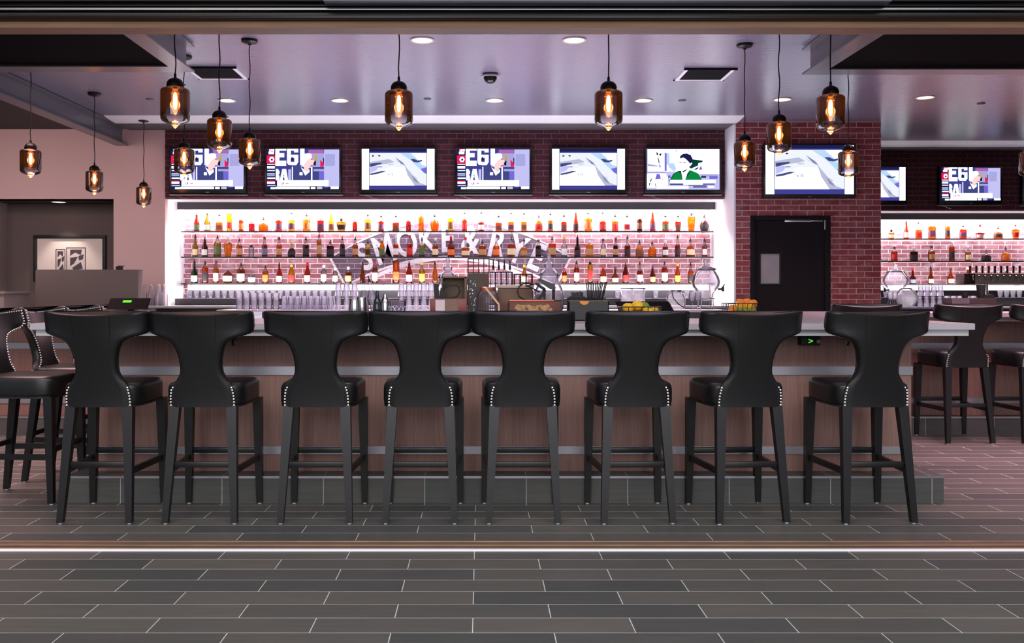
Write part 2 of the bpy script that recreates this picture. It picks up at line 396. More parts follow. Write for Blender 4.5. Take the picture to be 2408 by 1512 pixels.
def line(pts, w, d):
    for (a, b) in zip(pts, pts[1:]):
        m.poly([sgn(a[0], a[1]-w, d), sgn(b[0], b[1]-w, d), sgn(b[0], b[1]+w, d), sgn(a[0], a[1]+w, d)])
line(up, 2.2, .002); line(lo, 2.6, .0026); line(arc(880, 1240, 652, 606, 652), 5, .0034)
for a, b in ((up[0], lo[0]), (up[-1], lo[-1])): m.poly([sgn(a[0]-3, a[1], .0042), sgn(a[0]+3, a[1], .0042), sgn(b[0]+3, b[1], .0042), sgn(b[0]-3, b[1], .0042)])
m.build('outline', WP, sg, fix=False)
m = MB()
word = 'SMOKE & RYE'; xs = [868, 912, 962, 1008, 1052, 0, 1103, 0, 1162, 1208, 1250]
for ci, (ch, px) in enumerate(zip(word, xs)):
    if ch == ' ': continue
    u = (px-776)/(1342-776); c = (1-u)**2*606+2*u*(1-u)*428+u*u*606
    sl = math.atan2(-(2*(1-u)*(428-606)+2*u*(606-428)), 566)
    me = text_mesh(ch, .50, .012)
    pz = c+74
    M = Matrix.Translation(sgn(px, pz, .005+.0006*ci)) @ Matrix.Rotation(-sl, 4, 'Y') @ Matrix.Rotation(PI/2, 4, 'X') @ Matrix.Diagonal((0.72, 1, 1, 1))
    m.mesh(me, M)
m.build('lettering', WP, sg, fix=False, sharp=0)

# ------------------------------------------------------------------ the bar
CH = 1.089; CT = 1.053; CA = 1.015
bar = thing('bar_counter', 'long U-shaped bar with pale stone top and brown laminate front on a tiled step', 'bar', (0, 0, 0))
def slab(z0, z1, i, front, back):
    mb = MB()
    pts = [(-2.667+i, front), (2.926-i, front), (2.926-i, 7.9+i), (9.4, 7.9+i), (9.4, 8.5), (2.3, 8.5), (2.3, back), (-2.05, back), (-2.05, 8.5), (-8.6, 8.5), (-8.6, 7.9+i), (-2.667+i, 7.9+i)]
    mb.rings([[(x, y, z0) for x, y in pts], [(x, y, z1) for x, y in pts]], 0, False)
    return mb
slab(CT, CH, 0, 5.36, 6.38).build('countertop', COUNTER, bar)
slab(CA, CT, .025, 5.383, 6.3).build('counter_apron', APRON, bar)
m = MB()
m.box(-2.38, 2.677, 5.63, 5.72, .162, CA); m.build('front_panel', DIE, bar)
m = MB(); m.box(-2.38, -2.29, 5.72, 8.26, .0, CA); m.build('side_panel', DIE, bar)
m = MB(); m.box(2.587, 2.677, 5.72, 8.26, .0, CA); m.build('side_panel', DIE, bar)
m = MB(); m.box(2.677, 9.4, 8.17, 8.26, .162, CA); m.build('rear_front_panel', DIE, bar)
m = MB(); m.box(-8.6, -2.38, 8.17, 8.26, .162, CA); m.build('rear_front_panel', DIE, bar)
for z0, z1 in ((.760, .813), (.269, .318)):
    m = MB()
    m.box(-2.386, 2.683, 5.622, 5.632, z0, z1); m.box(2.677, 9.4, 8.162, 8.172, z0, z1); m.box(-8.6, -2.38, 8.162, 8.172, z0, z1); m.box(-2.386, -2.378, 5.63, 8.162, z0, z1); m.box(2.675, 2.683, 5.63, 8.162, z0, z1)
    m.build('metal_band', BANDM, bar)
m = MB(); m.box(-2.5, 2.80, 5.474, 5.72, 0, .162); m.box(-2.5, -2.38, 5.72, 8.05, 0, .162); m.box(2.677, 2.80, 5.72, 8.05, 0, .162)
m.box(2.677, 9.4, 8.05, 8.26, 0, .162); m.box(-8.6, -2.38, 8.05, 8.26, 0, .162)
st = m.build('foot_step', STEPT, bar)
m = MB(); m.box(-2.502, 2.802, 5.470, 5.48, .150, .164); m.box(2.70, 9.4, 8.046, 8.056, .150, .164); m.box(-8.6, -2.40, 8.046, 8.056, .150, .164); m.box(2.792, 2.802, 5.48, 8.05, .150, .164); m.box(-2.502, -2.492, 5.48, 8.05, .150, .164)
m.build('step_trim', ALU, st)
# power outlet under the counter and coat hooks
m = MB(); m.box(X(1885, 5.56), X(1930, 5.56), 5.565, 5.63, Z(812, 5.565), Z(791, 5.565), 0, .004)
ot = m.build('outlet_box', BLACKM, bar)
m = MB(); m.poly([(X(px, 5.563), 5.563, Z(py, 5.563)) for px, py in ((1901, 797), (1912, 801), (1912, 803), (1901, 799))]); m.poly([(X(px, 5.563), 5.563, Z(py, 5.563)) for px, py in ((1912, 801), (1912, 803), (1901, 807), (1901, 805))]); m.build('indicator_light', emit('green_glow', (90, 220, 60), 1.2), ot, fix=False)
m = MB(); m.cyl((X(1924, 5.56), 5.555, Z(803, 5.56)), (X(1924, 5.56), 5.566, Z(803, 5.56)), .012); m.build('socket', ALU, ot)
for px in (550, 1992):
    m = MB(); x = X(px, 5.6); m.tube([(x, 5.63, .985), (x, 5.59, .985), (x, 5.575, .975), (x, 5.578, .955), (x, 5.592, .95)], .007, 6); m.build('bag_hook', BLACKM, bar)

# ------------------------------------------------------------------ bar stools (face +Y, origin on floor at centre)
HWZ = [(.640, .181), (.66, .182), (.70, .180), (.735, .174), (.753, .166), (.772, .152), (.792, .137), (.812, .124), (.832, .116), (.866, .1135), (.90, .1155), (.935, .122), (.967, .132), (.988, .143), (1.006, .158), (1.020, .183), (1.030, .212), (1.038, .242), (1.046, .268), (1.056, .282), (1.08, .2865), (1.11, .287), (1.135, .286), (1.145, .284)]
def backy(z):     # rear face of the back: seat at -.2, raked backwards towards the top
    u = (z-.64)/.51
    return -.205-.122*max(0, u)**1.35
def back_ring(z, hw, t, sh=0.0, dz=0.0):
    """closed ring of a curved panel: rear side then front side, rounded ends"""
    r = []; k = 0.95
    n = 15; wing = max(0, min(1, (z-.98)/.1))
    e = min(.02, t/2)
    def pt(x, f):
        yy = backy(z)+k*x*x*(0.35+.65*wing)+f
        lift = .021*(x/.286)**2*max(0, min(1, (z-1.04)/.1))
        return (x, yy, z+dz+lift)
    for i in range(n+1):
        x = -hw+2*hw*i/n
        f = sh+(0.012 if i in (0, n) else 0.0)
        r.append(pt(x*(1 if i not in (0, n) else 1), f))
    for i in range(n, -1, -1):
        x = -hw+2*hw*i/n
        f = t-sh-(0.012 if i in (0, n) else 0.0)
        r.append(pt(x, f))
    return r
def make_stool(label):
    t = thing('bar_stool', label, 'bar stool', (0, 0, 0))
    # seat cushion
    m = MB(); rg = []
    for z, s in ((.645, .955), (.652, .99), (.665, 1), (.735, 1.0), (.752, .985), (.762, .955), (.768, .90), (.772, .7), (.774, .4)):
        ring = []
        for i in range(40):
            a = 2*PI*i/40; c_, s_ = math.cos(a), math.sin(a); k = (abs(c_)**6+abs(s_)**6)**(-1/6)
            hw = .222+.010*s_*k
            ring.append((c_*k*hw*s, .025+s_*k*.228*s, z))
        rg.append(ring)
    m.rings(rg); m.build('seat', LEATHER, t)
    m = MB(); rg0 = [(p[0]*.985, .025+(p[1]-.025)*.985) for p in rg[2]]
    m.rings([[(x, y, .636) for x, y in rg0], [(x, y, .648) for x, y in rg0]]); m.build('seat_piping', PIPE, t)
    # K-shaped back
    m = MB()
    rings = []
    T = .062
    for z, hw in HWZ:
        rings.append(back_ring(z, hw, T))
    rings.append(back_ring(1.150, .281, T, .006)); rings.append(back_ring(1.153, .276, T, .016)); rings.append(back_ring(1.1545, .268, T, .025))
    m.rings(rings); bk = m.build('backrest', LEATHER, t, sharp=55)
    # seam lines on the rear of the back
    for s in (-1, 1):
        m = MB(); pts = []
        for i in range(9):
            z = 1.150-.16*i/8; x = s*(.108-.002*i); wing = max(0, min(1, (z-.98)/.1))
            pts.append((x, backy(z)+.95*x*x*(.35+.65*wing)-.0006, z))
        m.tube(pts, .0016, 5); m.build('seam', PIPE, bk)
    # nailhead trim round the side edge of the back
    for s in (-1, 1):
        m = MB(); P = []
        for (z, hw) in HWZ: 
            wing = max(0, min(1, (z-.98)/.1)); lift = .021*(hw/.286)**2*max(0, min(1, (z-1.04)/.1))
            fr_ = max(0, min(1, (z-.745)/.03)); xx = hw-.006-.005*fr_
            P.append(Vector((s*xx, backy(z)+.95*xx*xx*(.35+.65*wing)+(-.0005+fr_*(T+.001)), z+lift)))
        acc = 0.008
        for a, b in zip(P, P[1:]):
            d = (b-a).length
            while acc < d:
                q = a.lerp(b, acc/d); m.ball(q, .0059, 0, (1, 1, 1), 8); acc += .0172
            acc -= d
        # front rim of the top edge
        for i in range(16):
            x = s*(.275-.0165*i)
            if abs(x) < .02: break
            z = 1.136; yy = backy(z)+.95*x*x+T+.001
            m.ball((x, yy, z+.021*(x/.286)**2), .0055, 0, (1, 1, 1), 6)
        for i in range(5):
            x = s*.272; z = 1.136-.0165*(i+1)
            m.ball((x, backy(z)+.95*x*x+T+.001, z+.015), .0055, 0, (1, 1, 1), 6)
        m.build('nailhead_trim', NAIL, bk)
    # legs
    for sx in (-1, 1):
        m = MB(); m.bar((sx*.205, .222, .645), (sx*.213, .24, .008), .054, .052, .034, .034); lg = m.build('leg', LEGP, t)
        m = MB(); m.cyl((sx*.213, .24, 0), (sx*.213, .24, .01), .011, seg=8); m.build('glide', WHITE, lg)
        m = MB(); m.bar((sx*.158, -.168, .645), (sx*.190, -.24, .008), .056, .05, .034, .034); lg = m.build('leg', LEGP, t)
        m = MB(); m.cyl((sx*.19, -.24, 0), (sx*.19, -.24, .01), .011, seg=8); m.build('glide', WHITE, lg)
        m = MB(); rg = []
        for (x, y, z) in ((.180, -.21, .283), (.209, .226, .283)):
            rg.append([(sx*x+dx, y, z+dz) for dx, dz in ((-.009, -.017), (.009, -.017), (.009, .017), (-.009, .017))])
        m.rings(rg, 0, False); m.build('stretcher', LEGP, t)
    m = MB(); m.box(-.19, .19, .222, .244, .307, .341, 0, .003); m.build('stretcher', LEGP, t)
    m = MB(); m.box(-.16, .16, -.216, -.196, .304, .336, 0, .002); m.build('stretcher', LEGP, t)
    return t
fx = [-2.123, -1.545, -.911, -.333, .236, .863, 1.482, 2.19]
fr = [0, 0, 0, 0, 0, 1.5, 4.5, 2]
st0 = None
for i, (x, r) in enumerate(zip(fx, fr)):
    lab = f'black leather bar stool with studded T-shaped back, {ordn(i+1)} from left in front row'
    g = 'bar stools along the front of the bar'
    if st0 is None:
        st0 = make_stool(lab); st0.location = (x, 5.228, 0); st0.rotation_euler = (0, 0, math.radians(r)); st0['group'] = g
    else: dup(st0, (x, 5.228, 0), math.radians(r), lab, g)
for i, y in enumerate((5.65, 6.26, 6.87, 7.48)):
    dup(st0, (-2.815, y, 0), -PI/2, ['black leather stool nearest the camera at the left end of bar', 'black leather stool second nearest at the left end of bar', 'black leather stool third nearest at the left end of bar', 'black leather stool farthest back at the left end of bar'][i], 'bar stools at the left end of the bar')
for i, (x, r) in enumerate(((3.25, -3), (4.09, 1.5), (4.74, 0))):
    dup(st0, (x, 7.815, 0), math.radians(r), ['black stool at rear bar mostly hidden behind the last front-row stool', 'whole black stool at rear bar on the right', 'black stool at rear bar cut off by the picture edge'][i], 'bar stools at the rear bar')

# ------------------------------------------------------------------ pendant lamps
def smoked():
    m, nt, out = new_mat('smoked_glass'); N = nt.nodes.new
    tc = N('ShaderNodeTexCoord'); sp = N('ShaderNodeSeparateXYZ'); L(nt, tc.outputs['Object'], sp.inputs[0])
    rp = N('ShaderNodeMapRange'); rp.inputs['From Min'].default_value = .045; rp.inputs['From Max'].default_value = .10; L(nt, sp.outputs[2], rp.inputs['Value'])
    mx = N('ShaderNodeMix'); mx.data_type = 'RGBA'; mx.inputs['A'].default_value = srgb((236, 232, 236)); mx.inputs['B'].default_value = srgb((148, 136, 142)); L(nt, rp.outputs[0], mx.inputs['Factor'])
    t = N('ShaderNodeBsdfTransparent'); L(nt, mx.outputs['Result'], t.inputs[0])
    d = N('ShaderNodeBsdfTranslucent'); d.inputs[0].default_value = srgb((150, 116, 104))
    ma = N('ShaderNodeMath'); ma.operation = 'MULTIPLY'; ma.inputs[1].default_value = .015; L(nt, rp.outputs[0], ma.inputs[0])
    m1 = N('ShaderNodeMixShader'); L(nt, ma.outputs[0], m1.inputs[0]); L(nt, t.outputs[0], m1.inputs[1]); L(nt, d.outputs[0], m1.inputs[2])
    g = N('ShaderNodeBsdfAnisotropic'); g.inputs['Roughness'].default_value = .04; fr = N('ShaderNodeFresnel'); fr.inputs[0].default_value = 1.7
    m2 = N('ShaderNodeMixShader'); L(nt, fr.outputs[0], m2.inputs[0]); L(nt, m1.outputs[0], m2.inputs[1]); L(nt, g.outputs[0], m2.inputs[2])
    L(nt, m2.outputs[0], out.inputs[0]); return m
SMOKE = smoked()
def bulbglass():
    m, nt, out = new_mat('amber_bulb_glass'); N = nt.nodes.new
    t = N('ShaderNodeBsdfTransparent'); t.inputs[0].default_value = srgb((255, 214, 160))
    e = N('ShaderNodeEmission'); e.inputs[0].default_value = srgb((255, 140, 50)); e.inputs[1].default_value = .8
    a = N('ShaderNodeAddShader'); L(nt, t.outputs[0], a.inputs[0]); L(nt, e.outputs[0], a.inputs[1]); L(nt, a.outputs[0], out.inputs[0]); return m
BULB = bulbglass(); FIL = emit('filament_glow', (255, 212, 156), 36)
CAPM = pbr('oil_rubbed_bronze', (30, 22, 20), 0.4, 0.6, noise=0.2, nscale=30)
CORD = pbr('black_cord', (12, 11, 12), 0.7, noise=0.1)
CANO = pbr('dark_canopy', (44, 38, 40), 0.35, 0.5, noise=0.1)
TIP = 2.25
def make_pendant(label):
    t = thing('pendant_lamp', label, 'pendant lamp', (0, 0, TIP))
    m = MB()
    m.lathe([(.004, 0), (.010, .006), (.015, .016), (.030, .024), (.056, .032), (.076, .042), (.084, .056), (.085, .075), (.085, .215), (.083, .226), (.074, .234), (.05, .239), (.046, .246)], seg=28, cap=False)
    m.build('lamp_shade', SMOKE, t)
    m = MB(); m.lathe([(.049, .243), (.050, .262), (.047, .272), (.040, .284), (.028, .293), (.012, .299), (.008, .302), (.008, .322), (.005, .326)], seg=20)
    m.cyl((.046, 0, .258), (.062, 0, .258), .0035, seg=6); m.build('cap', CAPM, t)
    m = MB(); m.lathe([(.013, .238), (.015, .228), (.020, .216), (.023, .20), (.023, .125), (.019, .108), (.010, .096), (.003, .090)], seg=14); bl = m.build('bulb', BULB, t)
    m = MB(); m.lathe([(.003, .112), (.008, .118), (.0125, .135), (.0135, .165), (.012, .195), (.007, .210), (.003, .214)], seg=12)
    m.build('filament', FIL, bl)
    m = MB(); m.lathe([(.012, .235), (.013, .25)], seg=12); m.build('socket', CAPM, t)
    n = 12; m = MB(); m.tube([(.004*math.sin(i*1.3)*(0 < i < n), .003*math.cos(i)*(0 < i < n), .325+(H-TIP-.035-.325)*i/n) for i in range(n+1)], .0042, 6); m.build('cord', CORD, t)
    m = MB(); m.lathe([(.010, H-TIP-.046), (.014, H-TIP-.036), (.050, H-TIP-.030), (.064, H-TIP-.020), (.066, H-TIP-.001)], seg=24); m.build('canopy', CANO, t)
    return t
PEND = [(-1.817, 5.39, 'amber-lit smoked jar pendant over left front corner of bar'), (-.493, 5.47, 'amber-lit smoked jar pendant over front counter, left of centre'), (.773, 5.47, 'amber-lit smoked jar pendant over front counter, right of centre'), (2.164, 5.6, 'amber-lit smoked jar pendant over right front corner of bar'),
        (-1.833, 6.36, 'smoked jar pendant in the middle over left side arm of bar'), (-1.838, 7.21, 'smoked jar pendant hanging third back over left side arm of bar'), (2.142, 6.5, 'smoked jar pendant before left edge of column television'), (2.14, 7.34, 'smoked jar pendant hanging before white jamb beside brick column'),
        (3.188, 7.85, 'small smoked jar pendant before right edge of column television'), (-2.52, 7.7, 'small smoked jar pendant hanging before the leftmost television'), (-3.854, 7.76, 'smoked jar pendant farthest left, nearest of three before greige wall'), (-3.90, 9.15, 'smoked jar pendant, middle one of three before greige wall'), (-3.923, 10.55, 'smallest smoked jar pendant, farthest of three before greige wall'), (4.76, 7.85, 'smoked jar pendant cut off at the right picture edge')]
p0 = None
for x, y, lab in PEND:
    if p0 is None: p0 = make_pendant(lab); p0.location = (x, y, TIP); p0['group'] = 'jar pendants above the bar'
    else: dup(p0, (x, y, TIP), random.uniform(0, 6), lab, 'jar pendants above the bar')
    l = bpy.data.lights.new('pendant_light', 'POINT'); l.energy = 5.5; l.color = (1, .50, .20); l.shadow_soft_size = .03
    lo_ = bpy.data.objects.new('pendant_light', l); COL.objects.link(lo_); lo_.location = (x, y, TIP+.165)

# ------------------------------------------------------------------ ceiling fixtures
DLG = emit('downlight_glow', (255, 224, 186), 2.6); DLR = pbr('downlight_reflector', (206, 190, 186), 0.3, 0.3, noise=0.05)
dl0 = None
for i, (x, y) in enumerate([(-.464, 7.21), (.745, 7.21), (-2.66, 9.5), (-1.476, 9.5), (.148, 9.5), (1.71, 9.5), (3.15, 9.45), (4.59, 9.35)]):
    lab = ('large round recessed ceiling downlight nearest the opening, ' + ('left one' if i == 0 else 'right one')) if i < 2 else f'round recessed ceiling downlight, {ordn(i-1)} from left in rear row'
    if dl0 is None:
        dl0 = thing('downlight', lab, 'ceiling light', (x, y, H), 0, 'recessed ceiling downlights')
        m = MB(); m.lathe([(.080, -.001), (.094, -.001), (.098, -.004), (.094, -.009), (.080, -.008)], seg=28, cap=False); m.build('trim_ring', DLR, dl0)
        m = MB(); m.lathe([(.080, -.006), (.05, -.003), (.02, -.002)], seg=24); m.build('lens', DLG, dl0)
    else: dup(dl0, (x, y, H), 0, lab, 'recessed ceiling downlights')
d = dup(dl0, (X(138, 11.33), 11.33, RT), 0, 'recessed downlight in the left wall recess above the framed picture', 'recessed ceiling downlights')
v0 = None
VD = pbr('vent_dark', (26, 25, 28), 0.8, spec=0.1, noise=0.05)
for i, (x, y) in enumerate(((-2.415, 8.3), (2.065, 8.35))):
    lab = ['square ceiling air vent beside the left steel beam', 'square ceiling air vent at right before the brick column'][i]
    if v0 is None:
        v0 = thing('ceiling_vent', lab, 'air vent', (x, y, H), 0, 'square ceiling vents')
        m = MB(); s, b_ = .225, .03
        m.box(-s, s, -s, -s+b_, -.012, 0); m.box(-s, s, s-b_, s, -.012, 0); m.box(-s, -s+b_, -s, s, -.012, 0); m.box(s-b_, s, -s, s, -.012, 0); m.build('frame', WHITE, v0)
        m = MB()
        for k in range(13): m.box(-s+b_, s-b_, -s+b_+.005+k*.029, -s+b_+.024+k*.029, -.010, -.001)
        m.build('grille', VD, v0)
        m = MB(); m.box(-s-.015, s+.015, -s-.012, -s, -.02, 0); m.box(-s-.015, s+.015, s, s+.01, -.012, 0); m.build('edge_strip', VD, v0)
    else: dup(v0, (x, y, H), 0, lab, 'square ceiling vents')
t = thing('dome_camera', 'black dome security camera on the ceiling', 'security camera', (.09, 8.35, H))
m = MB(); m.lathe([(.03, -.030), (.088, -.028), (.090, -.022), (.07, -.012), (.066, 0)], seg=28); m.build('mount_ring', pbr('camera_mount', (150, 142, 150), 0.4, noise=0.05), t)
m = MB(); m.lathe([(.002, -.090), (.025, -.086), (.048, -.072), (.060, -.05), (.064, -.028)], seg=24); m.build('dome', pbr('smoked_dome', (10, 12, 12), 0.08, noise=0.1), t)
s0 = None
for i, (px, py) in enumerate(((353, 233), (1005, 232), (1604, 236), (2307, 243), (2245, 341))):
    D = 1.995*F/(HY-py)
    lab = f'small flat sprinkler cover on the ceiling, {["leftmost", "second from left", "third from left", "rightmost of the row", "close to the right brick wall"][i]}'
    if s0 is None:
        m = MB(); m.lathe([(.03, -.012), (.038, -.009), (.040, 0)], seg=16); s0 = m.build('sprinkler_cover', pbr('sprinkler_grey', (92, 88, 96), 0.4, noise=0.05), None, (X(px, D), D, H)); tag(s0, lab, 'sprinkler', 'ceiling sprinkler covers')
    else:
        c = s0.copy(); COL.objects.link(c); c.location = (X(px, D), D, H); c['label'] = lab

# ------------------------------------------------------------------ televisions
SC = {'w': (240, 243, 255), 'wg': (232, 245, 240), 'pl': (186, 184, 232), 'lv': (160, 160, 214), 'bl': (62, 60, 140), 'db': (28, 28, 74), 'rd': (226, 26, 84), 'mg': (168, 96, 168), 'sk': (246, 206, 206), 'hr': (250, 240, 222), 'or': (214, 150, 40), 'gr': (10, 128, 62), 'dg': (8, 62, 50), 'bk': (18, 18, 30), 'sb': (176, 206, 236), 'vi': (112, 100, 200), 'gy': (196, 198, 214), 'su': (62, 68, 124), 'pg': (228, 232, 244), 'lg': (178, 180, 204), 'sl': (128, 136, 166)}
SK = list(SC); SMAT = [emit('screen_'+k, SC[k], 2.4 if k in ('w',) else (1.5 if k in ('wg', 'hr') else 1.15)) for k in SK]
def R(k, x0, y0, x1, y1): return (k, [(x0, y0), (x1, y0), (x1, y1), (x0, y1)])
def show_a():       # sports studio
    s = [R('db', 135, 215, 2005, 1280), R('bl', 360, 215, 1610, 1040), R('pl', 1610, 230, 2000, 1205), R('lv', 1640, 350, 1890, 660), R('mg', 1210, 240, 1600, 325), R('lv', 1010, 330, 1610, 690),
         ('rd', [(1510, 500), (1605, 590), (1605, 680), (1515, 690)]), ('db', [(1580, 470), (1610, 440), (1610, 620), (1590, 600)]), R('su', 1320, 690, 1610, 1035), R('vi', 1480, 800, 1610, 1035), R('lv', 1340, 745, 1610, 800),
         R('pl', 690, 750, 760, 1035), ('or', [(1370, 400), (1420, 360), (1430, 520), (1370, 560)]),
         R('rd', 195, 215, 325, 285), R('w', 185, 290, 325, 355), R('rd', 135, 390, 372, 595), ('w', [(230, 425), (300, 425), (335, 490), (300, 560), (225, 560), (195, 490)]), ('db', [(245, 470), (290, 470), (300, 520), (240, 525)]),
         R('w', 150, 610, 345, 630), R('w', 150, 665, 345, 730), R('w', 155, 770, 345, 795), R('pl', 150, 850, 345, 890), R('sb', 150, 905, 345, 930), R('w', 155, 965, 355, 1000), R('rd', 150, 1045, 350, 1075), R('w', 150, 1075, 350, 1130), R('gy', 150, 1160, 370, 1190), R('w', 240, 1220, 370, 1270)]
    # big letters E G E / B A
    s += [R('wg', 360, 215, 465, 660), R('wg', 360, 215, 640, 262), R('wg', 360, 325, 590, 440), R('wg', 380, 525, 640, 660)]
    s += [('wg', [(660, 215), (760, 215), (760, 640), (700, 640), (660, 580)]), R('wg', 660, 215, 950, 262), R('wg', 840, 215, 950, 310), R('wg', 760, 370, 950, 450), R('wg', 850, 370, 950, 580), ('wg', [(700, 560), (950, 560), (900, 645), (760, 645)]), ('db', [(790, 410), (840, 520), (750, 520)])]
    s += [R('w', 1000, 215, 1110, 640)]
    s += [('wg', [(372, 745), (430, 745), (470, 810), (470, 870), (440, 890), (470, 930), (470, 1030), (372, 1040)]), ('wg', [(540, 745), (640, 745), (690, 1040), (600, 1040), (590, 960), (560, 960), (550, 1040), (475, 1040)]), ('db', [(575, 860), (590, 940), (565, 940)])]
    # man in profile
    s += [('su', [(820, 1035), (830, 700), (1010, 640), (1030, 780), (1130, 910), (1220, 800), (1260, 700), (1310, 760), (1310, 1035)]), R('w', 788, 690, 812, 1035), R('w', 1280, 690, 1312, 1035), ('w', [(985, 830), (1060, 830), (1060, 905), (985, 905)]),
          ('w', [(1020, 700), (1120, 780), (1200, 800), (1230, 740), (1240, 820), (1130, 915)]),
          ('hr', [(1040, 430), (1090, 360), (1200, 330), (1290, 350), (1300, 450), (1180, 560), (1100, 700), (1040, 640), (1010, 540)]),
          ('sk', [(1180, 520), (1300, 440), (1350, 520), (1370, 560), (1330, 600), (1350, 650), (1300, 700), (1220, 720), (1190, 830), (1100, 780), (1090, 650)]), ('bk', [(1270, 480), (1330, 470), (1330, 492), (1275, 500)]), ('mg', [(1260, 650), (1345, 640), (1340, 670), (1270, 690)]), ('bk', [(1355, 560), (1410, 520), (1400, 660), (1340, 640)])]
    s += [R('w', 410, 1040, 1728, 1192), ('mg', [(500, 1090), (520, 1090), (530, 1150), (575, 1060), (580, 1140), (520, 1160)]), ('rd', [(620, 1140), (650, 1090), (670, 1120), (690, 1095), (715, 1145), (690, 1130), (670, 1140), (650, 1125)]),
          R('w', 385, 1205, 1245, 1270), R('w', 1275, 1210, 1390, 1268), R('gy', 1430, 1205, 1570, 1268), R('bl', 1575, 1215, 1730, 1250), R('w', 1785, 1205, 1990, 1268)]
    return s, (135, 215, 2005, 1280), 'LIVE'
def show_b():       # blurred race car, pillar-boxed
    s = [R('bl', 195, 215, 2080, 1275), R('db', 390, 215, 1880, 290), R('w', 195, 215, 380, 1275), R('w', 1885, 215, 2080, 1275), R('pg', 395, 318, 1880, 1170), ('w', [(395, 1170), (395, 900), (900, 700), (1300, 700), (1700, 1170)]), R('db', 382, 215, 394, 1275), R('db', 1874, 215, 1886, 1275), ('lg', [(395, 560), (900, 480), (1040, 560), (860, 600), (560, 640), (395, 680)]), ('sl', [(1050, 430), (1250, 560), (1330, 660), (1200, 600)]), ('lg', [(1300, 640), (1500, 880), (1700, 1100), (1880, 1170), (1560, 1170), (1380, 900)]), ('sl', [(1480, 900), (1600, 1010), (1680, 1120), (1560, 1050)]),
         ('sb', [(1190, 325), (1450, 325), (1880, 700), (1880, 880), (1790, 830), (1460, 510)]), ('wg', [(1500, 330), (1870, 330), (1870, 640), (1760, 640), (1690, 540)]), ('su', [(1450, 480), (1560, 478), (1640, 520), (1760, 500), (1750, 540), (1640, 570), (1540, 560)]), ('vi', [(1720, 740), (1880, 690), (1880, 875), (1800, 830)]),
         ('su', [(410, 600), (560, 585), (710, 575), (700, 610), (590, 640), (410, 690)]), ('pl', [(410, 700), (590, 650), (620, 700), (560, 780), (410, 840)]), ('su', [(610, 680), (730, 678), (720, 695), (620, 697)]), ('su', [(410, 860), (560, 830), (700, 790), (840, 790), (740, 830), (560, 880), (420, 900)]),
         ('gy', [(860, 600), (1030, 600), (1020, 625), (950, 630), (925, 655)]), ('gy', [(1040, 490), (1060, 500), (1150, 575), (1130, 580)]), ('gy', [(1540, 930), (1570, 930), (1640, 985), (1600, 1000)]),
         ('bk', [(460, 385), (510, 385), (520, 410), (460, 420)]), ('bk', [(615, 385), (665, 380), (680, 410), (630, 415)]),
         R('sl', 870, 850, 890, 910), R('sl', 940, 850, 955, 910), R('sl', 940, 850, 985, 862), R('sl', 940, 876, 985, 886), R('sl', 980, 850, 996, 910), R('sl', 940, 900, 985, 910), R('bl', 420, 1185, 1880, 1275)]
    return s, (195, 215, 2080, 1275), None
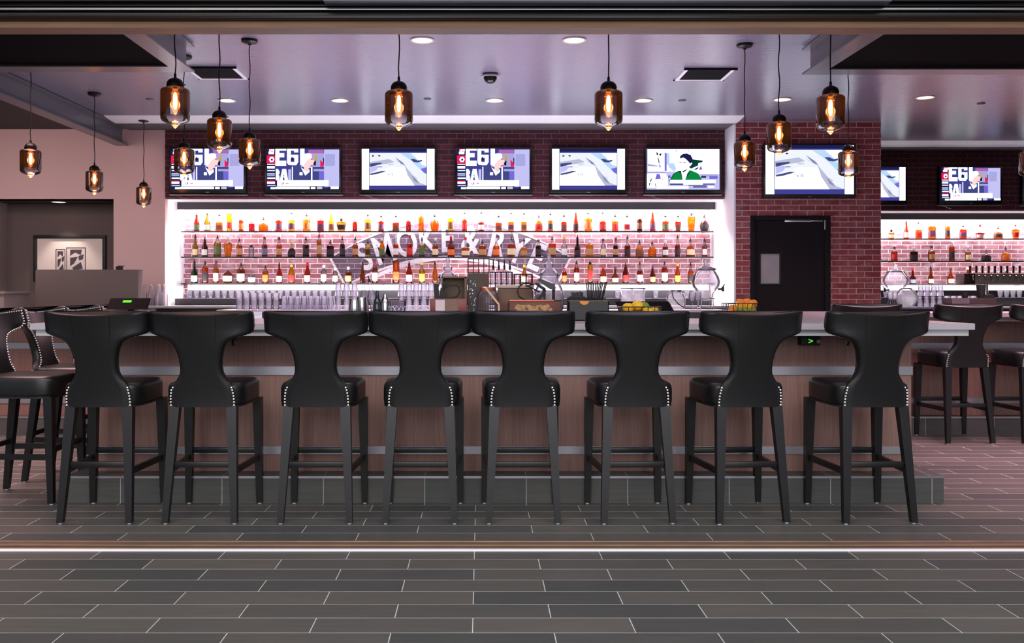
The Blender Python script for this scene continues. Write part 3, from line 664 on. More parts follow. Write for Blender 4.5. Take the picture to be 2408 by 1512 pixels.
def show_c():       # person in a green jacket
    s = [R('pl', 195, 230, 2080, 1275), R('w', 225, 240, 2070, 880), R('lv', 200, 810, 760, 860), R('w', 200, 870, 740, 1230), R('w', 225, 680, 510, 800), ('lv', [(220, 610), (480, 660), (480, 690), (220, 670)]),
         R('vi', 655, 330, 710, 800), R('sb', 705, 340, 780, 640), ('vi', [(500, 600), (560, 670), (530, 740)]), ('bk', [(440, 300), (490, 350), (480, 400), (445, 380)]), ('bk', [(515, 360), (580, 340), (560, 410), (515, 400)]), ('db', [(470, 440), (490, 440), (530, 600), (500, 600)]), ('vi', [(450, 870), (530, 880), (560, 1000), (410, 1010)]),
         ('sb', [(740, 600), (900, 600), (960, 740), (900, 820), (760, 700)]), R('pl', 700, 810, 1000, 940), ('vi', [(735, 930), (800, 900), (820, 970), (750, 990)]),
         R('lv', 1600, 880, 2030, 940), R('db', 1600, 930, 1730, 975), R('vi', 1815, 930, 2030, 1000), ('vi', [(1590, 660), (1640, 760), (1540, 770)]), ('dg', [(1390, 500), (1640, 530), (1640, 570), (1530, 600), (1520, 660), (1340, 740), (1280, 700)]), ('bk', [(1480, 720), (1540, 680), (1500, 760), (1400, 770)]),
         R('bk', 945, 265, 965, 300), R('bk', 1258, 265, 1276, 300),
         ('dg', [(790, 1030), (870, 880), (1000, 800), (1080, 790), (1120, 1030)]), ('gr', [(810, 1030), (890, 890), (1010, 820), (1070, 860), (1110, 1030)]), ('gr', [(1170, 1030), (1290, 780), (1360, 790), (1520, 860), (1620, 1015), (1620, 1030)]), ('w', [(1090, 800), (1200, 820), (1290, 770), (1180, 1030), (1120, 1030)]), ('dg', [(1240, 860), (1300, 800), (1290, 870), (1200, 1000)]),
         ('wg', [(1035, 560), (1060, 460), (1140, 450), (1270, 560), (1310, 640), (1270, 740), (1120, 810), (1060, 760), (1040, 660)]), ('bk', [(1115, 810), (1250, 740), (1200, 800), (1130, 840)]),
         ('db', [(1040, 480), (1060, 410), (1130, 360), (1230, 350), (1330, 390), (1385, 500), (1370, 580), (1310, 620), (1280, 570), (1200, 490), (1140, 455), (1070, 470)]), ('wg', [(1300, 620), (1350, 580), (1370, 610), (1300, 690)]), ('bk', [(1035, 565), (1090, 570), (1085, 585), (1040, 585)]), ('bk', [(1135, 565), (1200, 575), (1200, 592), (1135, 582)]),
         R('w', 800, 1030, 1970, 1110), R('bl', 790, 1125, 1130, 1160), R('w', 1140, 1115, 1640, 1150), R('bl', 1640, 1125, 1950, 1150), R('dg', 1270, 1160, 1740, 1180), R('w', 440, 1190, 1270, 1250), R('bl', 1390, 1190, 1740, 1225), R('w', 1780, 1190, 1940, 1230),
         ('bk', [(300, 990), (325, 1000), (300, 1080), (270, 1080)]), ('bk', [(255, 1100), (285, 1105), (265, 1180), (248, 1170)]), ('bk', [(580, 1020), (610, 990), (615, 1005), (590, 1030)]), ('bk', [(395, 1100), (420, 1130), (440, 1230), (420, 1220)]), R('gy', 310, 1115, 325, 1180), R('gy', 650, 1110, 665, 1140), ('bk', [(760, 1030), (790, 1040), (770, 1070)])]
    return s, (195, 230, 2080, 1275), None
BEZ = pbr('tv_bezel_black', (12, 12, 16), 0.25, noise=0.1, nscale=10)
RAIL = pbr('tv_rail_metal', (150, 144, 150), 0.3, 0.7, noise=0.1, nscale=10)
def make_tv(W, HH, show, label, loc, rail=True):
    """W,HH: outer size; origin at the wall behind the middle of the set"""
    t = thing('television', label, 'television', loc, 0, 'televisions on the brick walls')
    m = MB(); m.box(-W/2, W/2, -.085, -.004, -HH/2, HH/2, 0, .008); m.build('bezel', BEZ, t)
    shapes, (x0, y0, x1, y1), word = show
    sw, sh = W-.05, HH-.065; cz = .011
    m = MB(); dd = -.0862
    for i, (k, pts) in enumerate(shapes):
        d_ = dd-.00022*i
        P = [((px-x0)/(x1-x0)*sw-sw/2, d_, cz+sh/2-(py-y0)/(y1-y0)*sh) for px, py in pts]
        m.poly(P, SK.index(k))
    if word:
        me = text_mesh(word, .034, .0015)
        m.mesh(me, Matrix.Translation((-sw/2+.0635, dd-.010, cz+sh/2-.0285)) @ Matrix.Rotation(PI/2, 4, 'X'), SK.index('w'))
    # keep every face looking at the room
    for f in m.bm.faces:
        f.normal_update()
        if f.normal.y > 0: f.normal_flip()
    m.build('screen', SMAT, t, fix=False, sharp=0)
    m = MB(); m.box(-.02, .02, -.0875, -.084, -HH/2+.009, -HH/2+.015); m.build('badge', ALU, t)
    if rail:
        m = MB(); m.box(-W/2-.01, W/2+.01, -.06, -.0, -HH/2-.024, -HH/2-.012, 0, .003)
        m.tube([(-W/2+.05, -.05, -HH/2-.024), (-W/2+.1, -.045, -HH/2-.032), (-W/2+.14, -.03, -HH/2-.05), (-W/2+.2, -.01, -HH/2-.058)], .0035, 5)
        m.build('cable_rail', RAIL, t)
    return t
TW, TH = 180*PX(11.05), 108*PX(11.05)
tvs = {}
xs = [490, 714, 937, 1160, 1383, 1605]
kinds = 'aababc'
names = ['leftmost television above the bar, sports studio on screen behind pendants', 'second television from left, sports studio with big white letters', 'third television from left, white bars beside a blurred race', 'fourth television from left, sports studio with big white letters', 'fifth television from left, white bars beside a blurred race', 'television showing a person in a green jacket, beside the white jamb']
shows = {'a': show_a(), 'b': show_b(), 'c': show_c()}
for px, k, lab in zip(xs, kinds, names):
    loc = (X(px, 11.05), 11.1, Z(401, 11.05))
    if k not in tvs: tvs[k] = make_tv(TW, TH, shows[k], lab, loc)
    else: dup(tvs[k], loc, 0, lab)
make_tv(217*PX(10.63), 128*PX(10.63), shows['b'], 'large television on the brick column above the black door', (X(1903, 10.63), 10.7, Z(401.5, 10.63)), False)
TW2, TH2 = 147*PX(12.7), 89*PX(12.7)
make_tv(TW2, TH2, shows['a'], 'television on the far right brick wall, sports studio with big letters', (X(2280, 12.7), 12.75, Z(435.5, 12.7)))
make_tv(TW2, TH2, shows['b'], 'television half hidden behind the right edge of the brick column', (X(2057, 12.7), 12.75, Z(435, 12.7)))
make_tv(TW2, TH2, shows['b'], 'television cut off at the right picture edge', (X(2474, 12.7), 12.75, Z(436, 12.7)))

# ------------------------------------------------------------------ left: partition, framed picture, ledge
D = 9.4
t = thing('partition', 'low taupe partition wall panel before the recess with the picture', 'partition', (X(204, D), D, 0))
w2 = (X(325, D)-X(83, D))/2
m = MB(); m.box(-w2, w2, 0, .12, 0, 1.497, 0, .004); m.build('panel', pbr('partition_taupe', (98, 84, 81), 0.6, noise=0.04, nscale=4), t)
m = MB(); m.box(-w2+.01, w2+.004, .002, .124, 1.494, 1.502, 0, .002); m.build('cap_strip', pbr('partition_cap', (92, 84, 86), 0.5, noise=0.04), t)
m = MB(); m.box(-.03, .03, -.03, .03, 0, .035, 0, .008); m.box(-.012, .05, -.02, .02, .035, .042, 0, .003)
tag(m.build('small_speaker', BLACKM, None, (X(281, D+.06), D+.06, 1.502)), 'small black box lying on top of the taupe partition', 'speaker box')
D = 9.3
m = MB(); m.box(-.9, .18, 0, .5, .0, 1.25, 0, .006); m.box(-.92, .2, -.02, .52, 1.25, 1.275, 0, .004)
t = thing('host_stand', 'pale ledge cabinet at the left picture edge beside the partition', 'cabinet', (X(40, D), D-.6, 0))
b_ = m.build('cabinet_body', pbr('ledge_taupe', (134, 120, 116), 0.6, noise=0.04, nscale=4), t)
D = 11.59
fx0, fx1, fz0, fz1 = X(80, D), X(250, D), Z(662, D), Z(553, D)
t = thing('framed_picture', 'black framed monochrome picture of two crystal tumblers in the recess', 'picture', ((fx0+fx1)/2, 11.6, (fz0+fz1)/2))
w, h, f = (fx1-fx0)/2, (fz1-fz0)/2, .042
m = MB(); m.box(-w, w, -.035, 0, h-f, h, 0, .004); m.box(-w, w, -.035, 0, -h, -h+f, 0, .004); m.box(-w, -w+f, -.035, 0, -h+f, h-f, 0, .004); m.box(w-f, w, -.035, 0, -h+f, h-f, 0, .004); m.build('frame', BLACKM, t)
m = MB(); m.box(-w+f, w-f, -.012, -.002, -h+f, h-f); m.build('print', pbr('print_paper', (222, 206, 198), 0.5, noise=0.03), t)
INK = pbr('print_ink', (66, 54, 60), 0.6, noise=0.5, nscale=60); INKL = pbr('print_ink_pale', (206, 190, 190), 0.6, noise=0.1, nscale=50)
m = MB()
def ink(pts, k=0, d=0): m.poly([(X(a, D)-(fx0+fx1)/2, -.0135-.0004*d, Z(b, D)-(fz0+fz1)/2) for a, b in pts], k)
for (x0, x1, y0, y1) in ((131, 154, 586, 645), (156, 202, 582, 645)):
    ink([(x0, y0), (x1, y0), (x1, y1), (x0, y1)], 1, 0)
    ink([(x0, y0), (x1, y0), (x1, y0+2), (x0, y0+2)], 0, 1); ink([(x0, y0), (x0+2, y0), (x0+2, y1), (x0, y1)], 0, 1); ink([(x1-2, y0), (x1, y0), (x1, y1), (x1-2, y1)], 0, 1)
    wd = x1-x0
    ink([(x0+wd*.2, y0+5), (x0+wd*.8, y0+5), (x0+wd*.75, y0+18), (x0+wd*.45, y0+12), (x0+wd*.2, y0+20)], 0, 1)
    ink([(x0+wd*.2, y0+24), (x0+wd*.6, y0+22), (x0+wd*.4, y0+38), (x0+wd*.2, y0+44)], 0, 1)
    ink([(x0+wd*.3, y0+48), (x0+wd*.75, y0+34), (x0+wd*.85, y0+50), (x0+wd*.4, y0+54)], 0, 1)
    ink([(x0+wd*.62, y0+20), (x0+wd*.9, y0+16), (x0+wd*.85, y0+28), (x0+wd*.65, y0+30)], 0, 1)
for f in m.bm.faces:
    f.normal_update()
    if f.normal.y > 0: f.normal_flip()
m.build('drawing', [INK, INKL], t, fix=False)

# ------------------------------------------------------------------ back bar: counters, risers, light panels, shelves
LEDP = emit('led_panel_white', (255, 248, 250), 3.2)
def backbar(name, x0, x1, D, label, zc=1.10, dz=0.0):
    t = thing(name, label, 'back bar', (0, 0, 0))
    m = MB(); m.box(x0, x1, D-1.05, D, zc-.028-dz, zc-dz, 0, .003); m.build('worktop', pbr('backbar_top', (180, 174, 180), 0.25, 0.2, noise=0.06, nscale=9), t)
    m = MB(); m.box(x0+.02, x1-.02, D-1.0, D, 0, zc-.028-dz); m.build('cabinet', CABD, t)
    m = MB(); m.box(x0+.05, x1-.1, D-.5, D-.2, zc-dz, zc+.083, 0, .003); m.build('riser', CABD, t)
    m = MB(); m.box(x0+.06, x1-.02, D-.05, D, zc+.083, zc+.185); m.build('splash_panel', pbr('splash_dark', (58, 54, 62), 0.4, noise=0.1), t)
    m = MB(); m.box(x0+.06, x1-.02, D-.03, D, zc+.188, zc+.262); m.build('light_panel', LEDP, t)
    return t
backbar('back_bar_cabinet', XL+.005, XR-.03, 11.795, 'dark cabinet with pale worktop behind the bar below the bottle shelves')
backbar('back_bar_cabinet', 4.74, 9.9, 13.495, 'dark cabinet with pale worktop in the right recess', 1.10, .045)
t = thing('service_ledge', 'pale raised ledge holding rows of drinking glasses behind the bar', 'ledge', (0, 0, 0))
LZ = 1.066
m = MB(); m.box(X(512, 10.2), X(1712, 10.2), 10.15, 10.72, LZ-.026, LZ, 0, .003); m.build('ledge_top', pbr('ledge_top', (186, 172, 178), 0.3, 0.2, noise=0.06, nscale=9), t)
m = MB(); m.box(X(530, 10.2), X(1700, 10.2), 10.2, 10.72, 0, LZ-.026); m.build('ledge_base', CABD, t)
SHM = pbr('shelf_black', (20, 18, 24), 0.3, 0.3, noise=0.1)
SH = [2.047, 1.718, 1.378]
def shelf(x0, x1, y0, y1, z, label):
    t = thing('bottle_shelf', label, 'shelf', ((x0+x1)/2, (y0+y1)/2, z))
    w = (x1-x0)/2; d = (y1-y0)/2
    m = MB(); m.box(-w, w, -d, -d+.012, -.016, 0, 0, .001); m.build('edge_strip', SHM, t)
    m = MB(); m.box(-w, w, -d+.012, d, -.012, -.002); m.build('shelf_board', glass('shelf_glass', (238, 238, 242), .05, 1.3, .12, (230, 225, 232)), t)
    for k in range(9):
        m = MB(); x = -w+.1+(2*w-.2)*k/8; m.box(x-.012, x+.012, -.02, d, -.02, -.0125); m.build('bracket', ALU, t)
nm = ['top', 'middle', 'bottom']
for i, z in enumerate(SH):
    shelf(XL+.03, XR-.03, 11.60, 11.79, z, f'black edged {nm[i]} glass bottle shelf in the main lit niche')
    shelf(4.74, 9.9, 13.30, 13.49, z, f'black edged {nm[i]} glass bottle shelf in the right lit niche')

# ------------------------------------------------------------------ liquor bottles
BC = {'amber': ((240, 164, 54), 'amber'), 'orange': ((246, 138, 44), 'orange'), 'yellow': ((252, 206, 60), 'golden yellow'), 'red': ((222, 92, 48), 'reddish'), 'dred': ((176, 72, 46), 'dark red'), 'brown': ((206, 118, 58), 'brown'), 'dark': ((112, 64, 44), 'dark brown'), 'green': ((60, 132, 66), 'green'), 'olive': ((190, 160, 60), 'olive gold'), 'clear': ((226, 224, 228), 'clear'), 'purple': ((170, 62, 66), 'plum red'), 'tan': ((206, 150, 90), 'tan')}
LC = {'w': ((236, 230, 224), 'white'), 'k': ((34, 26, 34), 'black'), 'c': ((232, 212, 166), 'cream'), 't': ((176, 134, 92), 'tan'), 'p': ((98, 54, 86), 'purple'), 'r': ((190, 34, 34), 'red'), 'y': ((238, 206, 60), 'yellow'), 'b': ((98, 110, 140), 'blue grey'), 'g': ((70, 96, 60), 'green'), 'o': ((222, 110, 50), 'orange'), 'n': ((110, 66, 46), 'brown')}
CC = {'k': (16, 14, 18), 'r': (190, 20, 40), 'w': (226, 220, 220), 'y': (226, 180, 60), 'n': (92, 56, 40), 'p': (70, 44, 90), 's': (170, 168, 172), 'g': (30, 80, 50)}
def bmat(c):
    n = 'liquor_'+c
    if n in MC: return MC[n]
    m, nt, out = new_mat(n); N = nt.nodes.new
    t = N('ShaderNodeBsdfTransparent'); t.inputs[0].default_value = srgb(tuple(int(255*((v/255)**.8)) for v in BC[c][0]))
    d = N('ShaderNodeBsdfTranslucent'); d.inputs[0].default_value = srgb(BC[c][0])
    m1 = N('ShaderNodeMixShader'); m1.inputs[0].default_value = .42 if c != 'clear' else .25; L(nt, t.outputs[0], m1.inputs[1]); L(nt, d.outputs[0], m1.inputs[2])
    g = N('ShaderNodeBsdfAnisotropic'); g.inputs['Roughness'].default_value = .06; fr = N('ShaderNodeFresnel'); fr.inputs[0].default_value = 1.4
    m2 = N('ShaderNodeMixShader'); L(nt, fr.outputs[0], m2.inputs[0]); L(nt, m1.outputs[0], m2.inputs[1]); L(nt, g.outputs[0], m2.inputs[2])
    L(nt, m2.outputs[0], out.inputs[0]); MC[n] = m; return m
MEC = {}
def bprof(kind, r, hb, ht):
    """profile (radius, height); hb: top of body, ht: full height without cap end"""
    nr = min(.0145, r*.42); ht = max(ht, hb+.012)
    base = [(r*.86, 0), (r*.97, .004), (r, .01)]
    if kind == 'std': return base+[(r, hb*.86), (r*.95, hb*.92), (r*.72, hb*.98), (nr*1.25, hb+.012), (nr, min(hb+.03, ht)), (nr, ht)]
    if kind == 'slope': return base+[(r, hb*.72), (r*.93, hb*.80), (r*.62, hb*.95), (nr*1.4, hb*1.08), (nr, max(hb*1.2, hb+.03)), (nr, max(ht, hb*1.2+.01))]
    if kind == 'round': return [(r*.55, 0), (r*.72, .006), (r*.94, hb*.28), (r, hb*.48), (r*.95, hb*.68), (r*.72, hb*.88), (nr*1.5, hb), (nr, hb+.015), (nr, ht)]
    if kind == 'squat': return [(r*.9, 0), (r*.98, .006), (r, hb*.5), (r*.92, hb*.72), (r*.66, hb*.92), (nr*1.5, hb), (nr, hb+.012), (nr, ht)]
    if kind == 'taper': return [(r*.62, 0), (r*.68, .006), (r*.86, hb*.45), (r, hb*.85), (r*.95, hb*.93), (nr*1.5, hb), (nr, hb+.012), (nr, ht)]
    if kind == 'tube': return base+[(r, ht*.9), (r*.96, ht*.97), (r*.7, ht)]
    if kind == 'cone': return base+[(r, hb*.55), (r*.92, hb*.68), (r*.6, hb*.9), (nr*1.3, hb*1.12), (nr, max(hb*1.2, hb+.02)), (nr, max(ht, hb*1.2+.01))]
    if kind == 'sq': return base+[(r, hb*.93), (r*.9, hb*.98), (nr*1.6, hb+.004), (nr, hb+.014), (nr, ht)]
    return base+[(r, hb*.9), (nr, ht)]
BG = 'bottles of liquor on the lit shelves'
def bottle(x, y, z, w, hb, ht, kind, c, lab, cap, label):
    r = w/2; sq = None
    capl = .028 if kind != 'tube' else .0
    ht2 = ht-capl*.6
    sq = (5, .62) if kind == 'sq' else ((3, .7) if kind in ('squat', 'taper') else None)
    m = MB(); seg = 16 if sq else 14
    prof = bprof(kind, r, hb, ht2)
    m.lathe(prof, (0, 0, 0), seg, 0, sq, ph=PI/seg)
    if kind in ('std', 'sq', 'squat', 'round', 'taper'):
        for f in m.bm.faces:
            if f.calc_center_median().z > hb*.965: f.material_index = 1
    o = m.build('liquor_bottle', [bmat(c), bmat('clear')], None, (x, y, z), random.uniform(-.12, .12))
    tag(o, label, 'bottle', BG)
    if lab:
        z0, z1 = hb*.16, hb*.66
        if kind in ('slope', 'cone'): z0, z1 = hb*.12, hb*.58
        if kind == 'tube': z0, z1 = ht*.15, ht*.5
        def rad(zz):
            for (ra, ha), (rb, hb_) in zip(prof, prof[1:]):
                if ha <= zz <= hb_ and hb_ > ha: return ra+(rb-ra)*(zz-ha)/(hb_-ha)
            return r
        m = MB(); R_ = []
        nn = 10; a0, a1 = PI*1.12, PI*1.88
        for k in range(5):
            zz = z0+(z1-z0)*k/4; rr = rad(zz)+.0012; ring = []
            for i in range(nn+1):
                a = a0+(a1-a0)*i/nn; cx, sy = math.cos(a), math.sin(a)
                if sq: n, dp = sq; kk = (abs(cx)**n+abs(sy)**n)**(-1/n); ring.append((rr*cx*kk, rr*sy*kk*dp-.001, zz))
                else: ring.append((rr*cx, rr*sy, zz))
            R_.append(ring)
        m.rings(R_, 0, True, False, False)
        lm = pbr('label_'+lab, LC[lab][0], 0.6, noise=.25, nscale=120)
        m.build('paper_label', lm, o)
    if cap and capl:
        m = MB(); tp = prof[-1][1]; nr = prof[-1][0]
        if cap == 'k' and ht-hb > .05:      # thin pouring spout
            m.lathe([(nr*1.05, tp-.012), (nr*1.05, tp+.004), (nr*.6, tp+.008), (nr*.45, tp+.03), (nr*.3, tp+.034)], seg=8)
        else: m.lathe([(nr*1.15, tp-.022), (nr*1.2, tp-.018), (nr*1.2, tp+.012), (nr, tp+.015)], seg=10)
        m.build('bottle_cap', pbr('cap_'+cap, CC[cap], 0.4, noise=.1), o)
    return o
KD = {'std': '', 'slope': 'sloping', 'round': 'rounded', 'squat': 'squat', 'taper': 'tapered', 'tube': 'slim tall', 'cone': 'long-necked', 'sq': 'square'}
def row(items, zx, ybase, D, z, shelfname, nichename, zoom=4.816):
    """items: (zoom x, width, body top y, total top y, kind, colour, label, cap)"""
    items = sorted(items, key=lambda q: q[0])
    for i, (zxv, w, yb, yt, kind, c, lab, cap) in enumerate(items):
        px = zx+zxv/zoom; s = D/F/zoom
        ldesc = f' with {LC[lab][1]} label' if lab else ''
        kd = KD[kind]+' ' if KD[kind] else ''
        text = f'{kd}{BC[c][1]} bottle{ldesc}, {ordn(i+1)} from left on {nichename} {shelfname} shelf'
        bottle(X(px, D), D, z, w*s*.97, (ybase-yb)*s, (ybase-yt)*s, kind, c, lab, cap, text)
def z2(l): return [(a+450*4.816,)+tuple(r) for a, *r in l]        # second and third crops start at 850 and 1270
def z3(l): return [(a+870*4.816,)+tuple(r) for a, *r in l]
top = [(300, 65, 262, 190, 'slope', 'dred', 'g', 'k'), (420, 70, 262, 178, 'slope', 'olive', 'w', 'k'), (557, 75, 285, 190, 'sq', 'orange', 'n', 'k'), (672, 58, 200, 188, 'tube', 'yellow', 'r', ''), (805, 55, 258, 180, 'std', 'red', 'o', 's'), (925, 65, 300, 250, 'sq', 'purple', None, 'w'), (1057, 108, 290, 235, 'squat', 'orange', None, 'k'), (1230, 75, 258, 228, 'std', 'red', 'p', 'w'), (1375, 74, 255, 170, 'std', 'yellow', 'p', 'k'), (1545, 90, 245, 195, 'std', 'amber', 'o', 'k'), (1705, 75, 265, 215, 'sq', 'purple', 'p', 'w'), (1825, 60, 245, 198, 'slope', 'yellow', 'n', 'y'), (1940, 112, 280, 240, 'taper', 'amber', 'k', 'k'), (2093, 55, 275, 225, 'std', 'dred', None, 'w'), (2240, 78, 248, 195, 'std', 'yellow', 'n', 'k'), (2390, 66, 270, 205, 'std', 'dred', 'p', 'k')]
top += z2([(390, 76, 290, 205, 'sq', 'dred', 'n', 'k'), (532, 58, 270, 220, 'std', 'purple', None, 'w'), (675, 64, 215, 170, 'std', 'orange', None, 's'), (828, 102, 255, 200, 'round', 'orange', None, 'k'), (1008, 68, 235, 175, 'std', 'yellow', 'n', 's'), (1168, 60, 250, 168, 'std', 'red', 'r', 'k'), (1357, 70, 280, 165, 'std', 'dred', 'w', 'k'), (1553, 75, 290, 205, 'sq', 'red', 'n', 'k'), (1693, 68, 280, 170, 'sq', 'orange', 'p', 'k'), (1840, 66, 280, 175, 'sq', 'orange', 'n', 'k'), (2008, 86, 270, 210, 'squat', 'orange', 'r', 'k'), (2140, 58, 260, 180, 'std', 'orange', 'k', 'k')])
top += z3([(270, 64, 280, 200, 'sq', 'dred', 'n', 'k'), (405, 58, 240, 168, 'cone', 'red', 'k', 'k'), (545, 88, 235, 170, 'std', 'amber', 'o', 'k'), (710, 75, 270, 165, 'std', 'dred', 'r', 'k'), (850, 72, 270, 200, 'std', 'orange', 'r', 'k'), (985, 62, 272, 205, 'sq', 'clear', 'r', 'k'), (1127, 60, 245, 170, 'std', 'dark', 'n', 's'), (1275, 62, 235, 168, 'cone', 'red', 'p', 'k'), (1420, 75, 270, 205, 'std', 'red', 'g', 'k'), (1563, 70, 275, 205, 'taper', 'dred', 'n', 'k'), (1713, 92, 215, 180, 'taper', 'amber', None, 'p'), (1860, 106, 270, 210, 'round', 'dark', 'k', 'k')])
mid = [(285, 65, 540, 445, 'slope', 'olive', 'c', 'k'), (393, 72, 545, 480, 'slope', 'dark', 'w', 'k'), (537, 85, 520, 455, 'std', 'olive', 'g', 'k'), (655, 96, 525, 458, 'taper', 'amber', None, 'w'), (783, 70, 545, 490, 'std', 'brown', 't', 'k'), (920, 62, 575, 560, 'std', 'clear', None, 'k'), (1070, 66, 545, 458, 'std', 'dred', 'b', 'n'), (1235, 66, 548, 462, 'std', 'brown', 't', 'n'), (1377, 88, 590, 510, 'squat', 'dark', 'k', 'y'), (1538, 75, 545, 475, 'std', 'dark', 'k', 'k'), (1688, 56, 490, 435, 'std', 'tan', 't', 'k'), (1815, 82, 560, 510, 'sq', 'dark', 'k', 'k'), (1950, 62, 540, 475, 'std', 'dark', 'k', 'k'), (2097, 66, 548, 475, 'std', 'brown', 't', 'k'), (2240, 64, 560, 510, 'std', 'yellow', 'k', 'k'), (2400, 62, 540, 470, 'slope', 'amber', 'g', 'w')]
mid += z2([(390, 62, 545, 440, 'std', 'red', 'w', 'w'), (545, 70, 535, 440, 'std', 'red', 'r', 'r'), (685, 66, 550, 480, 'std', 'olive', 'g', 'k'), (835, 68, 555, 470, 'std', 'brown', 'c', 'w'), (1015, 86, 545, 452, 'slope', 'dred', 'o', 'r'), (1178, 92, 585, 462, 'sq', 'brown', 'c', 'r'), (1370, 86, 560, 510, 'sq', 'brown', 't', 'k'), (1527, 74, 560, 480, 'std', 'orange', 'o', 'w'), (1697, 88, 545, 475, 'sq', 'brown', 'c', 'k'), (1840, 70, 580, 490, 'sq', 'amber', 't', 'k'), (2003, 68, 555, 490, 'std', 'dark', 'k', 'n')])
mid += z3([(137, 86, 535, 470, 'sq', 'brown', 't', 'k'), (275, 70, 550, 455, 'std', 'clear', 'w', 'y'), (423, 72, 560, 455, 'slope', 'dark', 'k', 'k'), (560, 84, 550, 505, 'sq', 'amber', 't', 'w'), (715, 58, 555, 480, 'std', 'clear', 'c', 'n'), (857, 60, 555, 470, 'std', 'dark', 't', 'n'), (990, 70, 555, 458, 'std', 'dred', 'k', 'k'), (1127, 94, 570, 512, 'squat', 'amber', 'n', 'k'), (1270, 92, 575, 522, 'squat', 'amber', None, 'k'), (1418, 66, 570, 500, 'std', 'dred', 'w', 'w'), (1558, 60, 550, 455, 'std', 'dred', 'k', 'k'), (1703, 96, 560, 490, 'squat', 'brown', 'c', 'k'), (1863, 60, 555, 490, 'std', 'brown', 'w', 'k')])
bot = [(275, 76, 830, 725, 'slope', 'green', 'w', 'k'), (397, 72, 795, 740, 'std', 'orange', 'k', 'k'), (520, 64, 805, 725, 'std', 'amber', 'w', 'n'), (655, 122, 855, 825, 'round', 'brown', 'c', 'n'), (803, 92, 815, 760, 'std', 'brown', 'c', 'k'), (925, 78, 880, 860, 'sq', 'clear', 'w', ''), (1080, 72, 835, 785, 'std', 'amber', 'o', 'k'), (1237, 68, 840, 755, 'slope', 'red', 'w', 'k'), (1375, 76, 820, 782, 'slope', 'yellow', 'r', 'y'), (1555, 70, 825, 740, 'slope', 'red', 'w', 'r'), (1740, 66, 830, 770, 'std', 'clear', 'w', 'w'), (1870, 62, 850, 800, 'std', 'clear', 'w', 'w'), (2018, 80, 850, 790, 'std', 'brown', 't', 'w'), (2180, 62, 860, 750, 'slope', 'brown', None, 'k'), (2320, 64, 800, 735, 'std', 'brown', 'w', 'r')]
bot += z2([(393, 76, 810, 720, 'tube', 'orange', 'o', ''), (540, 74, 815, 745, 'slope', 'red', 'w', 'k'), (685, 66, 820, 735, 'std', 'yellow', 'y', 'y'), (833, 60, 820, 742, 'slope', 'amber', None, 'k'), (1845, 70, 850, 765, 'slope', 'amber', 'w', 'y')])
bot += z3([(275, 58, 850, 805, 'std', 'red', 'o', 'r'), (413, 62, 800, 735, 'std', 'red', 'w', 'k'), (567, 60, 765, 732, 'std', 'yellow', 'r', 'k'), (715, 76, 850, 778, 'slope', 'orange', 'c', 'r'), (850, 76, 880, 785, 'slope', 'brown', 'c', 'p'), (970, 70, 820, 760, 'slope', 'dred', 'r', 'k'), (1130, 70, 835, 745, 'std', 'red', 'w', 'k'), (1275, 66, 855, 780, 'slope', 'dred', 't', 'p'), (1410, 72, 800, 745, 'std', 'red', 'w', 'k'), (1558, 60, 830, 750, 'slope', 'orange', 'y', 'y'), (1705, 64, 835, 755, 'std', 'orange', 'k', 'k')])
DB = 11.69
row(top, 400, 390, DB, SH[0]+.001, 'top', 'main'); row(mid, 400, 688, DB, SH[1]+.001, 'middle', 'main'); row(bot, 400, 978, DB, SH[2]+.001, 'bottom', 'main')
DR = 13.39
row([(905, 60, 400, 362, 'sq', 'tan', 'c', 'k'), (1075, 60, 345, 265, 'cone', 'red', 'w', 'k'), (1215, 68, 365, 275, 'sq', 'orange', 'r', 'k'), (1365, 78, 330, 320, 'sq', 'orange', 'p', ''), (1543, 56, 325, 295, 'std', 'orange', 'k', 'w'), (1718, 72, 360, 315, 'sq', 'red', 'p', 'k'), (1910, 96, 400, 305, 'taper', 'dred', 'w', 'r'), (2115, 96, 385, 335, 'squat', 'orange', 'k', 'k'), (2312, 86, 360, 305, 'taper', 'orange', 'r', 'k')], 1908, 470, DR, SH[0]+.001, 'top', 'right')
row([(940, 70, 610, 560, 'std', 'brown', 'r', 'n'), (1160, 82, 620, 570, 'sq', 'dark', 'k', 'w'), (1360, 76, 610, 550, 'std', 'brown', 't', 'n'), (1590, 60, 560, 505, 'std', 'brown', 'k', 'w'), (1775, 62, 620, 560, 'std', 'tan', 'c', 'w'), (1980, 102, 650, 575, 'squat', 'dark', 'k', 'w'), (2200, 92, 630, 575, 'squat', 'amber', 'o', 'k')], 1908, 728, DR, SH[1]+.001, 'middle', 'right')
row([(1148, 70, 880, 790, 'slope', 'dred', 'b', 'r'), (1352, 58, 870, 775, 'slope', 'brown', 'c', 'k'), (1577, 70, 870, 785, 'slope', 'orange', 'c', 'n'), (1770, 60, 850, 775, 'slope', 'orange', None, 'w'), (2208, 56, 850, 790, 'std', 'orange', None, 'w')], 1908, 970, DR, SH[2]+.001, 'bottom', 'right')

